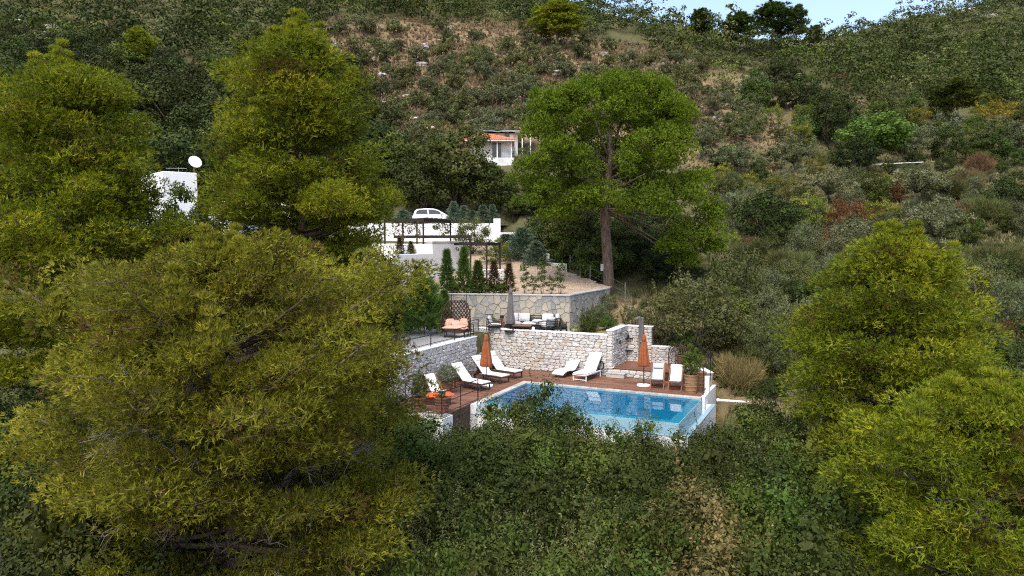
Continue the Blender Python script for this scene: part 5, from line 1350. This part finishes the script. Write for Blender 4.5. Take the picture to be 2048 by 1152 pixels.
for p, w, hh, lb in ((site(6.35, 5.2), .38, .62, 'terracotta pot holding a citrus tree behind the egg chair'), (site(7.55, .95), .30, .85, 'tall ribbed wicker planter with a citrus tree at the deck corner'), (site(7.75, 2.0), .28, .8, 'tan wicker planter behind the ribbed one'),
        (site(-.62, -6.9), .30, .62, 'terracotta planter inside the railing corner of the side deck'), (site(-1.45, -7.2), .28, .6, 'terracotta planter with dark-leaved plant by the railing'), (site(-2.3, -3.6), .26, .5, 'dark planter with lavender beside the deck chair')):
    z0 = .42 if 'egg' in lb else 0
    t = thing('planter_pot', lb, 'planter', (p.x, p.y, z0))
    G().lathe([(w * .78, 0), (w * .85, hh * .3), (w, hh * .92), (w * 1.06, hh * .93), (w * 1.06, hh), (w * .9, hh), (w * .88, hh * .9), (0, hh * .9)], 24).build('pot', WICKER if 'wicker' in lb else TERRA, t, smooth=False)
    for i in range(4): G().lathe([(w * (.83 + .045 * i), hh * (.15 + .2 * i)), (w * (.87 + .045 * i), hh * (.17 + .2 * i)), (w * (.84 + .045 * i), hh * (.2 + .2 * i))], 24, cap=False).build('rib', WICKER if 'wicker' in lb else TERRA, t)
    G().lathe([(w * .86, hh * .9 + .005), (0, hh * .9 + .02)], 16).build('soil', SOIL, t)
    pr, s1, s2 = (MO[1], .34, .42) if 'citrus' in lb else ((NB[1], .22, .32) if 'dark-leaved' in lb else ((BUSHOL[0], .36, .24) if 'lavender' in lb else (NBO, .13, .12)))
    if 'behind the ribbed' in lb: continue
    plant(pr, 'potted_plant', {'citrus tree behind': 'small citrus tree growing in the pot behind the egg chair', 'ribbed wicker': 'leafy citrus tree in the ribbed wicker planter', 'railing corner': 'thin plant in the pot at the railing corner', 'dark-leaved': 'dark-leaved plant in the pot by the railing'}.get(next((q for q in ('citrus tree behind', 'ribbed wicker', 'railing corner', 'dark-leaved') if q in lb), ''), 'grey lavender growing in the dark planter'), 'plant', p.x, p.y, z0 + hh * .88, s1, s2)
rng0 = np.random.default_rng(5)            # vines hanging from the roof pergola
for i, (px, yy, ln) in enumerate(((790, 49, 1.0), (803, 49, 1.3), (820, 49, .9), (838, 49, 1.2), (885, 51, 1.1), (872, 51, .6), (895, 51.5, .9))):
    c = at(px, 445, yy); n = 160; s = rng0.uniform(0, 1, n)
    P = np.stack([rng0.normal(0, .18, n) * (1.1 - s * .5), rng0.normal(0, .15, n), -s * ln], -1)
    me = np_mesh('vine', leaf_verts(rng0, P, rng0.normal(size=(n, 3)), .13, .6), 4, np.clip(rng0.normal(.5, .2, n), 0, 1), L_OAKG if i > 3 else L_CYPB)
    o = link(bpy.data.objects.new('hanging_vine', me)); o.location = (c.x, c.y, 8.1)
    tag(o, 'green vine hanging from the right end of the roof pergola' if i > 3 else 'dry brownish vine strand hanging from the left part of the roof pergola', 'vine', 'vines on the roof pergola')
for i, (px, Y, pr) in enumerate(((800, 47.5, CYP[2]), (822, 47.5, CYP[2]), (856, 48, MO[0]))):
    X = at(px, 576, Y).x; plant(pr, 'terrace_plant', ('dry orange grass plume on the villa roof terrace, left one', 'dry orange grass plume on the villa roof terrace, right one', 'dark green potted bush on the villa roof terrace')[i], 'plant', X, Y, 5.55, (.9, .8, .3)[i], (.6, .5, .3)[i])

# ------------------------------------------------------------------ trees and shrubs one can single out on the slopes
# (prototype, name, category, x of the foot, top, foot, width in photo pixels, distance or None, label)
D_ = lambda *a: a
HAND = [
 (MO[2], 'evergreen_oak', 'tree', 905, 262, 432, 200, 70, 'big dark round evergreen oak in front of the tile-roofed house'),
 (MO[0], 'evergreen_oak', 'tree', 845, 300, 425, 120, 68, 'dark evergreen oak at the left of the big round one'),
 (MO[0], 'evergreen_oak', 'tree', 975, 318, 430, 110, 69, 'dark evergreen oak at the right foot of the big round one'),
 (MOL[2], 'olive_tree', 'olive tree', 1048, 288, 365, 60, 80, 'olive tree right beside the tile-roofed house'),
 (MO[0], 'evergreen_oak', 'tree', 1150, 400, 560, 130, 54, 'dark tree mass left of the umbrella pine trunk'),
 (MO[0], 'evergreen_oak', 'tree', 1100, 415, 545, 100, 60, 'dark evergreen behind the blue juniper'),
 (MO[2], 'evergreen_oak', 'tree', 1262, 430, 585, 130, 56, 'dark evergreen in the shade right of the umbrella pine trunk'),
 (MO[0], 'evergreen_oak', 'tree', 1320, 470, 600, 110, 52, 'dark evergreen under the right boughs of the umbrella pine'),
 (MO[1], 'evergreen_oak', 'tree', 1060, 390, 470, 90, 68, 'green bushy tree beneath the left edge of the umbrella pine'),
 (BUSHOL[1], 'evergreen_oak', 'tree', 1395, 545, 700, 190, 37.5, 'big dull-green oak beside the black deck railing'),
 (BUSHOL[1], 'evergreen_oak', 'tree', 1470, 495, 640, 130, 43, 'dull grey-green tree behind the big oak by the railing'),
 (BUSHOL[0], 'olive_bush', 'bush', 1600, 590, 710, 115, 36, 'grey-green olive bush left of the conical pine'),
 (BUSHOL[1], 'olive_bush', 'bush', 1540, 640, 750, 100, 33.5, 'dark grey-green bush above the drain pipe'),
 (BUSHOL[0], 'olive_bush', 'bush', 1660, 520, 610, 80, 43, 'pale olive bush touching the left side of the conical pine top'),
 (BROOMT, 'dry_broom', 'bush', 1474, 700, 775, 74, 33.5, 'orange-tan dry broom bush right of the deck railing'),
 (BROOM[0], 'broom_bush', 'bush', 1508, 470, 530, 78, 47, 'leftmost rounded yellow-green broom on the right slope'),
 (BROOM[1], 'broom_bush', 'bush', 1558, 490, 548, 76, 45.5, 'middle rounded broom of the three on the right slope'),
 (BROOM[0], 'broom_bush', 'bush', 1602, 495, 552, 66, 45, 'rightmost rounded broom of the three on the right slope'),
 (BROOM[1], 'broom_bush', 'bush', 1580, 550, 605, 110, 42, 'low wide broom below the three rounded ones'),
 (RUST, 'bracken_patch', 'bracken', 1655, 455, 520, 70, 48, 'rust-red bracken patch above the conical pine, lower one'),
 (RUST, 'bracken_patch', 'bracken', 1690, 400, 460, 80, 53, 'rust-red bracken patch amid olives on the right slope'),
 (RUST, 'bracken_patch', 'bracken', 1925, 410, 465, 50, 54, 'rust-red bracken patch near the right picture edge'),
 (RUST, 'bracken_patch', 'bracken', 1780, 360, 405, 60, 60, 'small rust bracken patch below the terrace wall'),
 (MO[0], 'evergreen_shrub', 'bush', 1530, 375, 478, 125, 52, 'dark green layered bush above the brooms'),
 (MY, 'yellow_green_bush', 'bush', 1612, 382, 460, 90, 53, 'yellow-green bush right of the dark layered bush'),
 (MY, 'yellow_green_bush', 'bush', 1760, 395, 460, 85, 54, 'yellow-green bush between two olives above the conical pine'),
 (MY, 'yellow_green_bush', 'bush', 1556, 348, 400, 75, 62, 'pale yellow-green bush below the fig trees'),
 (MY, 'yellow_green_bush', 'bush', 1600, 240, 300, 60, None, 'yellow-green fig-like bush left of the vine-covered tree'),
 (BUSHOL[0], 'olive_tree', 'olive tree', 1605, 445, 530, 72, 47.5, 'upright grey olive behind the brooms'),
 (BUSHOL[0], 'olive_tree', 'olive tree', 1718, 440, 530, 135, 48, 'wide grey-green olive directly above the conical pine'),
 (MOL[0], 'olive_tree', 'olive tree', 1860, 398, 500, 125, 51, 'large silver olive right of the conical pine top'),
 (MOL[1], 'olive_tree', 'olive tree', 1475, 370, 460, 100, 56, 'grey olive against the right side of the umbrella pine'),
 (MOL[0], 'olive_tree', 'olive tree', 1650, 335, 410, 112, 62, 'grey olive below the fig tree'),
 (MOL[1], 'olive_tree', 'olive tree', 1830, 330, 405, 130, 61, 'broad silver olive below the short terrace wall'),
 (MO[1], 'evergreen_shrub', 'bush', 1742, 348, 420, 80, 60, 'mid-green bush in front of the terrace wall'),
 (MFIG, 'fig_tree', 'tree', 1745, 228, 322, 150, 72, 'broad bright green fig tree with large leaves on the right slope'),
 (MFIG, 'fig_tree', 'tree', 1612, 232, 285, 58, None, 'smaller bright fig tree left of the broad one'),
 (MO[0], 'evergreen_oak', 'tree', 1710, 270, 345, 100, 71, 'dark evergreen in front of the broad fig tree'),
 (MO[2], 'evergreen_oak', 'tree', 2020, 345, 440, 110, 56, 'dark round evergreen at the right picture edge'),
 (BUSHOL[1], 'olive_bush', 'bush', 1945, 515, 610, 115, 43, 'dull olive bush right of the conical pine'),
 (BUSHOL[0], 'olive_bush', 'bush', 2020, 555, 650, 90, 40, 'grey olive bush at the right edge beside the conical pine'),
 (BROOM[1], 'broom_bush', 'bush', 1990, 480, 545, 90, 47, 'yellow-green broom at the right picture edge'),
 (BROOMT, 'dry_broom', 'bush', 1955, 500, 540, 50, 48, 'pale tan dry broom right of the conical pine'),
 (BROOM[0], 'broom_bush', 'bush', 1800, 500, 560, 80, 46, 'green broom peeping behind the conical pine'),
 (BROOMT, 'dry_broom', 'bush', 1962, 300, 345, 48, None, 'pale tan dry shrub on the upper right slope'),
 (BROOMT, 'dry_broom', 'bush', 1930, 332, 378, 52, None, 'tan dry shrub above the large silver olive'),
 (BROOM[0], 'broom_bush', 'bush', 1965, 385, 440, 80, 56, 'green broom left of the dark round evergreen'),
 (BROOM[1], 'broom_bush', 'bush', 1900, 350, 400, 70, 60, 'broom bush beside the broad silver olive'),
 (MOL[0], 'olive_tree', 'olive tree', 1590, 275, 345, 95, None, 'grey olive left of the dark evergreen under the fig tree'),
 (MOL[1], 'olive_tree', 'olive tree', 1470, 280, 352, 95, None, 'grey olive close to the umbrella pine right edge'),
 (MOL[0], 'olive_tree', 'olive tree', 1885, 228, 300, 95, None, 'silver olive right of the broad fig tree'),
 (MOL[2], 'olive_tree', 'olive tree', 1975, 235, 305, 110, None, 'wide silver olive near the right edge below the yellow tree'),
 (MOL[1], 'olive_tree', 'olive tree', 1835, 250, 320, 80, None, 'grey olive between fig tree and silver olives'),
 (MOL[0], 'olive_tree', 'olive tree', 2035, 245, 315, 80, None, 'olive tree cut by the right picture edge'),
 (MYY, 'yellow_tree', 'tree', 1828, 212, 252, 62, None, 'bright yellow shrub above the broad fig tree'),
 (MYY, 'yellow_tree', 'tree', 1995, 200, 262, 100, None, 'golden-yellow tree near the right picture edge'),
 (MY, 'yellow_green_bush', 'tree', 1970, 178, 225, 50, None, 'light green tree behind the golden-yellow one'),
 (FPINE[1], 'dark_conifer', 'conifer', 1912, 170, 248, 80, None, 'dark pointed evergreen beside the golden-yellow tree'),
 (MO[0], 'evergreen_oak', 'tree', 1652, 172, 250, 92, None, 'dark evergreen by the leafless grey bush'),
 (MO[0], 'evergreen_oak', 'tree', 1562, 120, 178, 78, None, 'round dark evergreen at the top of the right olive slope'),
 (MOL[2], 'olive_tree', 'olive tree', 1760, 160, 218, 78, None, 'olive above the bare soil patch on the right slope'),
 (MOL[1], 'olive_tree', 'olive tree', 1500, 145, 208, 64, None, 'olive with round crown below the skyline pines'),
 (MOL[0], 'olive_tree', 'olive tree', 1436, 172, 240, 70, None, 'olive with dark leaning trunk right of the umbrella pine top'),
 (MOL[2], 'olive_tree', 'olive tree', 1512, 205, 285, 56, None, 'thin olive with visible trunk on the reddish soil'),
 (MOL[0], 'olive_tree', 'olive tree', 1405, 250, 320, 64, None, 'grey olive touching the umbrella pine at its right'),
 (FPINE[0], 'pine_tree', 'pine tree', 1113, 12, 95, 92, None, 'bright lone pine at the top of the dry slope'),
 (FPINE[1], 'pine_tree', 'pine tree', 1545, 18, 100, 76, None, 'tallest dark pine on the saddle skyline'),
 (FPINE[1], 'pine_tree', 'pine tree', 1475, 38, 105, 66, None, 'dark pine left of the tallest one on the skyline'),
 (FPINE[1], 'pine_tree', 'pine tree', 1592, 24, 105, 40, None, 'thin pine right of the tallest one on the skyline'),
 (FPINE[1], 'pine_tree', 'pine tree', 1400, 28, 92, 44, None, 'pine at the left of the skyline group'),
 (FPINE[1], 'pine_tree', 'pine tree', 1628, 58, 105, 30, None, 'smallest pine at the bottom of the skyline saddle'),
 (FR, 'dead_tree', 'tree', 1556, 52, 96, 36, None, 'rust-brown dead crown below the tallest skyline pine'),
 (FPINE[0], 'pine_tree', 'pine tree', 280, 66, 150, 56, None, 'small bright pine in the dark wood at upper left'),
 (FY, 'yellow_green_bush', 'tree', 82, 78, 125, 44, None, 'yellow-green tree in the dark wood at upper left'),
 (FR, 'dead_tree', 'tree', 160, 42, 75, 38, None, 'rust-brown dead shrub in the wood at upper left'),
 (FR, 'dead_tree', 'tree', 235, 34, 62, 26, None, 'smaller rust-brown dead shrub near the first one'),
 (BUSHOL[0], 'olive_bush', 'bush', 352, 255, 300, 60, None, 'grey olive bush above the villa with the dish'),
]
for pr, nm, cat, px, top, bot, w, Y, lb in HAND:
    if px > 1420: Y = None
    place(pr, nm, lb, cat, px, top, bot, w, Y)
t = thing('leafless_bush', 'leafless grey bush among the dark evergreens on the right slope', 'bush', tuple(Vector((at(1602, 235, 105).x, 105, tz(at(1602, 235, 105).x, 105)))))
rb = np.random.default_rng(9)
g = G()
for k in range(60):
    d3 = unit(np.array([rb.normal(), rb.normal(), abs(rb.normal()) + .5])); e = d3 * rb.uniform(1.4, 2.8)
    g.tube([Vector((0, 0, -.2)), Vector(e * .5 + rb.normal(size=3) * .15), Vector(e)], [.05, .04, .015], 3, cap=False)
g.build('branches', TWIG, t)['kind'] = 'stuff'

# ------------------------------------------------------------------ trees and shrubs scattered as on the slopes in view
taken = [(h[3], h[5], h[6] * .32) for h in HAND]
TK = np.zeros((6000, 3)); TK[:len(taken)] = taken
def scatter(poly, n, gap, pick, seed, ybias=None, tries=40, y0=28.0):
    rr = random.Random(seed); xs = [p[0] for p in poly]; ys = [p[1] for p in poly]; res = []
    for _ in range(n * tries):
        if len(res) >= n: break
        px, py = rr.uniform(min(xs), max(xs)), rr.uniform(min(ys), max(ys))
        if not bool(inpoly(np.array([px]), np.array([py]), poly)[0]): continue
        if ybias and rr.random() > ybias(px, py): continue
        gp = gap * rr.uniform(.7, 1.3)
        tk = TK[:len(taken)]
        if np.any((np.abs(px - tk[:, 0]) < (gp + tk[:, 2]) * .5) & (np.abs(py - tk[:, 1]) < (gp + tk[:, 2]) * .3)): continue
        Y = hit(px, py, y0)
        if Y is None: continue
        taken.append((px, py, gp)); TK[len(taken) - 1] = (px, py, gp); res.append((px, py, Y, rr))
    return res
WOOD_L = {0: 'dark evergreen oak in the dense wood on the upper left slope', 1: 'dark evergreen oak in the wooded band on top of the dry slope', 2: 'dark evergreen oak on the wooded far right hill'}
indiv, far_pts = [], []
def wood(poly, n, gap, seed, zone, mix):
    for px, py, Y, rr in scatter(poly, n, gap, None, seed):
        X = at(px, py, Y).x; q = rr.random(); acc = 0
        for pr, w_, s0, s1, nm, cat in mix:
            acc += w_
            if q < acc: break
        indiv.append((Y, pr, X, rr.uniform(s0, s1), rr.uniform(.85, 1.2), zone, nm, cat))
OAKS = [(FO[0], .30, .65, 1.6, 'evergreen_oak', 'tree'), (FO[1], .32, .65, 1.6, 'evergreen_oak', 'tree'), (FO[2], .20, .7, 1.2, 'evergreen_oak', 'tree'), (FO[3], .11, .6, 1.1, 'evergreen_oak', 'tree'), (FY, .035, .5, .95, 'evergreen_oak', 'tree'), (FR, .035, .45, .8, 'evergreen_oak', 'tree')]
wood([(-30, -60), (640, -60), (655, 45), (640, 120), (700, 200), (745, 330), (820, 400), (430, 430), (-30, 450)], 430, 26, 201, 0, OAKS)
wood([(640, -60), (1250, -60), (1300, 60), (1180, 80), (900, 48), (655, 45)], 200, 21, 202, 1, OAKS)
wood([(1250, 40), (1440, 80), (1640, 92), (1700, 150), (1620, 165), (1500, 130), (1330, 115)], 90, 25, 203, 1, OAKS)
wood([(1640, 90), (1850, 40), (2060, -30), (2060, 240), (1930, 215), (1800, 195), (1680, 190)], 380, 20, 204, 2, OAKS)
wood([(1440, 170), (1700, 190), (2060, 250), (2060, 330), (1850, 330), (1600, 300)], 46, 40, 205, 2, [(MO[0], .4, .8, 1.2, 'evergreen_oak', 'tree'), (MO[1], .4, .7, 1.1, 'evergreen_oak', 'tree'), (MY, .2, .5, .8, 'evergreen_oak', 'tree')])
indiv.sort(key=lambda q: q[0])
for Y, pr, X, s, sz, zone, nm, cat in indiv[:300]:
    lb = WOOD_L[zone]
    if pr is FO[1]: lb = lb.replace('dark evergreen oak', 'broad dark evergreen oak')
    if pr is FO[2] or pr is MO[1]: lb = lb.replace('dark evergreen oak', 'mid-green leafy oak')
    if pr is FO[3]: lb = lb.replace('dark evergreen oak', 'grey-green oak')
    plant(pr, nm, lb if pr not in (FR, FY) else ('rust-brown dead shrub scattered in the hillside wood' if pr is FR else 'yellow-green shrub scattered in the hillside wood'), cat, X, Y, tz(X, Y) - .25, s * 1.75, s * sz * 1.6, group='trees of the hillside wood')
def merge_far(rest):                       # the far wood reads as one mass
    rng = np.random.default_rng(77); by = {}
    for Y, pr, X, s, sz, zone, nm, cat in rest:
        m = pr['crown'].materials[0].name; by.setdefault(m, []).append((X, Y, tz(X, Y) - .2, s, sz, pr))
    for m, lst in by.items():
        vs, ts = [], []
        for X, Y, z, s, sz, pr in lst:
            me = LOD[m]['crown']; co = np.empty(len(me.vertices) * 3, np.float32); me.vertices.foreach_get('co', co); co = co.reshape(-1, 4, 3)
            tn = np.empty(len(me.polygons), np.float32); me.attributes['tone'].data.foreach_get('value', tn)
            a = rng.uniform(0, 6.28); c, s_ = math.cos(a), math.sin(a)
            co = co @ np.array([[c, s_, 0], [-s_, c, 0], [0, 0, 1]]) * np.array([s * 2.0, s * 2.0, s * sz * 1.8]) + np.array([X, Y, z])
            sh = rng.normal(0, .24); vs.append(co.reshape(-1, 3)); ts.append(np.clip(tn + sh, 0, 1))
        yield m, np_mesh('distant_woodland', np.concatenate(vs), 4, np.concatenate(ts), bpy.data.materials[m])
LOD = {}
for i, m_ in enumerate((L_OAK, L_OAKG, L_OLIVED, L_YELLOW, L_RED)): LOD[m_.name] = bush(301 + i, m_, 14, 28, leafs=.24, aspect=.75, rl=.54, sprigs=0, lobes=.3, flop=.4)
ms = list(merge_far(indiv[300:]))
if ms:                                     # one object, several materials
    allv, allt, mi, mats = [], [], [], []
    for i, (m, me) in enumerate(ms):
        co = np.empty(len(me.vertices) * 3, np.float32); me.vertices.foreach_get('co', co); tn = np.empty(len(me.polygons), np.float32); me.attributes['tone'].data.foreach_get('value', tn)
        allv.append(co.reshape(-1, 3)); allt.append(tn); mi.append(np.full(len(tn), i, np.int32)); mats.append(bpy.data.materials[m]); bpy.data.meshes.remove(me)
    me = np_mesh('distant_woodland', np.concatenate(allv), 4, np.concatenate(allt), mats[0])
    for m in mats[1:]: me.materials.append(m)
    me.polygons.foreach_set('material_index', np.concatenate(mi)); me.update()
    o = link(bpy.data.objects.new('distant_woodland', me)); tag(o, 'dark evergreen wood covering the far hilltops', 'woodland', kind='stuff')
OL = 'grey-green olive tree on the dry grass slope above the tile-roofed house'
def olives(poly, n, gap, seed, lb, s0=.75, s1=1.15, ybias=None, protos=FOL, grp='olive trees on the dry slope'):
    for px, py, Y, rr in scatter(poly, n, gap, None, seed, ybias):
        X = at(px, py, Y).x; s = rr.uniform(s0, s1)
        plant(rr.choice(protos), 'olive_tree', lb, 'olive tree', X, Y, tz(X, Y) - .15, s * 1.4, s * rr.uniform(1.3, 1.65), group=grp)
olives([(655, 60), (900, 60), (1180, 95), (1330, 125), (1420, 200), (1400, 260), (1090, 250), (860, 265), (760, 300), (700, 200)], 110, 36, 301, OL, ybias=lambda x, y: .12 if y < 105 and x < 1000 else (.5 if y < 130 else 1.0))
olives([(1330, 125), (1500, 140), (1620, 170), (1720, 230), (1600, 290), (1400, 300)], 44, 34, 302, 'grey-green olive tree on the reddish slope right of the umbrella pine', .7, 1.05, grp='olive trees right of the umbrella pine')
olives([(700, 260), (860, 265), (1090, 250), (1060, 300), (960, 300), (800, 330)], 18, 44, 303, 'olive tree just above the big dark oak and the tile-roofed house', .8, 1.1, protos=FOL + MOL[2:], grp='olive trees near the tile-roofed house')
MIXL = {id(BUSHOL[0]): ('olive_bush', 'grey-green bush filling the right slope'), id(BUSHOL[1]): ('olive_bush', 'dull green bush filling the right slope'), id(MO[1]): ('evergreen_shrub', 'mid-green leafy shrub filling the right slope'), id(MO[0]): ('evergreen_shrub', 'dark leafy shrub filling the right slope'),
        id(MY): ('yellow_green_bush', 'yellow-green shrub filling the right slope'), id(BROOM[0]): ('broom_bush', 'small green broom filling the right slope'), id(BROOM[1]): ('broom_bush', 'small green broom filling the right slope'), id(BROOMT): ('dry_broom', 'small tan broom filling the right slope'), id(RUST): ('bracken_patch', 'small rusty bracken clump filling the right slope')}
def filler(poly, n, gap, seed, mix, grp, s=(.45, .85)):
    for px, py, Y, rr in scatter(poly, n, gap, None, seed):
        X = at(px, py, Y).x; pr = rr.choice(mix); k = rr.uniform(*s); nm, lb = MIXL[id(pr)]
        plant(pr, nm, lb, 'bush', X, Y, tz(X, Y) - .1, k * (1.3 if pr['trunk'] is None else 1.1), k, group=grp)
filler([(1440, 320), (2060, 300), (2060, 680), (1640, 620), (1500, 720), (1430, 640)], 300, 30, 401, [BUSHOL[0], BUSHOL[0], BUSHOL[1], BUSHOL[1], MO[1], MO[0], MY, BROOM[0], BROOM[1], BROOM[1], BROOMT, RUST], 'shrubs on the right slope')
filler([(1260, 600), (1440, 560), (1560, 720), (1560, 800), (1460, 790), (1440, 700), (1380, 650)], 30, 34, 402, [BUSHOL[0], BUSHOL[1], MO[0], BROOM[0]], 'shrubs on the right slope', (.3, .6))
MIX2 = {id(MO[0]): ('evergreen_shrub', 'dark shrub in the shade behind the drive'), id(MO[1]): ('evergreen_shrub', 'leafy green shrub in the shade behind the drive'), id(MO[2]): ('evergreen_shrub', 'dark shrub in the shade behind the drive')}
MIXL.update(MIX2)
filler([(1000, 400), (1060, 380), (1330, 420), (1360, 600), (1250, 600), (1200, 570), (1090, 520)], 34, 40, 403, [MO[0], MO[1], MO[2]], 'shrubs behind the drive', (.6, 1.1))
filler([(420, 380), (830, 330), (1000, 420), (780, 440), (440, 440)], 26, 44, 404, [MO[0], MO[1], MO[2]], 'shrubs behind the drive', (.6, 1.1))

# ------------------------------------------------------------------ boulders, dry grass, ground cover
def rock(seed):
    rr = np.random.default_rng(seed)
    import bmesh
    bm = bmesh.new(); bmesh.ops.create_icosphere(bm, subdivisions=2, radius=1)
    ph = rr.uniform(0, 6, 3); sc = rr.uniform(.6, 1.1, 3)
    for v in bm.verts:
        f = 1 + .22 * math.sin(v.co.x * 3 + ph[0]) * math.cos(v.co.y * 3 + ph[1]) + .15 * math.sin(v.co.z * 5 + ph[2]) + rr.uniform(-.08, .08)
        v.co = Vector((v.co.x * f * sc[0], v.co.y * f * sc[1], v.co.z * f * .6))
    me = bpy.data.meshes.new('boulder'); bm.to_mesh(me); bm.free(); me.materials.append(ROCK); return me
RK = [rock(i) for i in range(5)]
def boulders(poly, n, seed, lb, s0, s1, grp):
    rr = random.Random(seed); k = 0; xs = [p[0] for p in poly]; ys = [p[1] for p in poly]
    while k < n:
        px, py = rr.uniform(min(xs), max(xs)), rr.uniform(min(ys), max(ys))
        if not bool(inpoly(np.array([px]), np.array([py]), poly)[0]): continue
        Y = hit(px, py)
        k += 1
        if Y is None: continue
        X = at(px, py, Y).x; o = link(bpy.data.objects.new('boulder', rr.choice(RK))); s = s0 + (s1 - s0) * rr.random() ** 2.5
        o.location = (X, Y, tz(X, Y) + s * .12); o.scale = (s, s, s * rr.uniform(.6, 1)); o.rotation_euler = (rr.uniform(-.2, .2), rr.uniform(-.2, .2), rr.uniform(0, 6)); tag(o, lb, 'boulder', grp)
boulders([(655, 60), (900, 55), (1180, 95), (1330, 125), (1420, 200), (1090, 240), (760, 280), (700, 200)], 110, 501, 'pale limestone boulder lying in the dry grass above the tile-roofed house', .3, 1.3, 'boulders on the dry slope')
boulders([(1400, 180), (1600, 180), (1660, 230), (1580, 270), (1400, 280)], 40, 502, 'pale rock on the reddish slope among the right olives', .3, .9, 'rocks among the right olives')
boulders([(20, 20), (130, 20), (130, 90), (20, 90)], 12, 503, 'pale rock outcrop in the wood at the upper left corner', 1.0, 2.4, 'rock outcrops in the upper left wood')
boulders([(1900, 0), (1990, 0), (1990, 40), (1900, 40)], 10, 504, 'pale rock outcrop near the top of the far right hill', 1.5, 4.0, 'rock outcrops on the far right hill')
boulders([(400, 240), (470, 250), (480, 330), (400, 320)], 14, 505, 'reddish-brown rock beside the villa with the dish', .4, 1.0, 'rocks behind the villa with the dish')
def grass_field(name, poly, n, m, seed, h, W, label, nn=5, spread=.45):
    rr = np.random.default_rng(seed); xs = [p[0] for p in poly]; ys = [p[1] for p in poly]
    px = rr.uniform(min(xs), max(xs), n); py = rr.uniform(min(ys), max(ys), n); ok = inpoly(px, py, poly); px, py = px[ok], py[ok]
    Ys = np.geomspace(28, 420, 500)
    a, b_ = (px - 1024) / F, (576 - py) / F; dy = CT + b_ * ST; sx_, sz_ = a / dy, (-ST + b_ * CT) / dy
    best = np.full(len(px), np.nan)
    for Y in Ys:
        z = terrain(sx_ * Y, np.full(len(px), Y)); u = np.isnan(best) & (z >= H + sz_ * Y); best[u] = Y
    k = ~np.isnan(best); Y = best[k]; X = sx_[k] * Y; Z = terrain(X, Y)
    sc = rr.uniform(.6, 1.3, len(Y))
    P = np.stack([X, Y, Z - .05], -1)
    V = needle_verts(rr, P, np.repeat([[0, 0, 1.0]], len(P), 0), nn, h, W, spread)
    T = np.repeat(np.clip(rr.normal(.5, .25, len(P)), 0, 1), nn)
    o = link(bpy.data.objects.new(name, np_mesh(name, V, 3, T, m))); tag(o, label, 'grass', kind='stuff')
grass_field('dry_grass', [(640, 40), (900, 40), (1180, 75), (1340, 100), (1430, 200), (1400, 280), (1090, 260), (860, 285), (760, 330), (700, 200)], 14000, L_DRY, 601, .9, .30, 'straw-coloured dry grass on the slope above the tile-roofed house')
grass_field('dry_grass', [(1340, 100), (1700, 190), (2060, 260), (2060, 640), (1500, 760), (1440, 640), (1400, 300)], 9000, L_DRY, 602, .6, .12, 'dry grass between the shrubs of the right slope')
grass_field('green_undergrowth', [(1340, 250), (2060, 250), (2060, 700), (1480, 800), (1230, 640), (1300, 560)], 12000, L_BROOM, 603, .55, .09, 'low green undergrowth between the shrubs of the right slope')
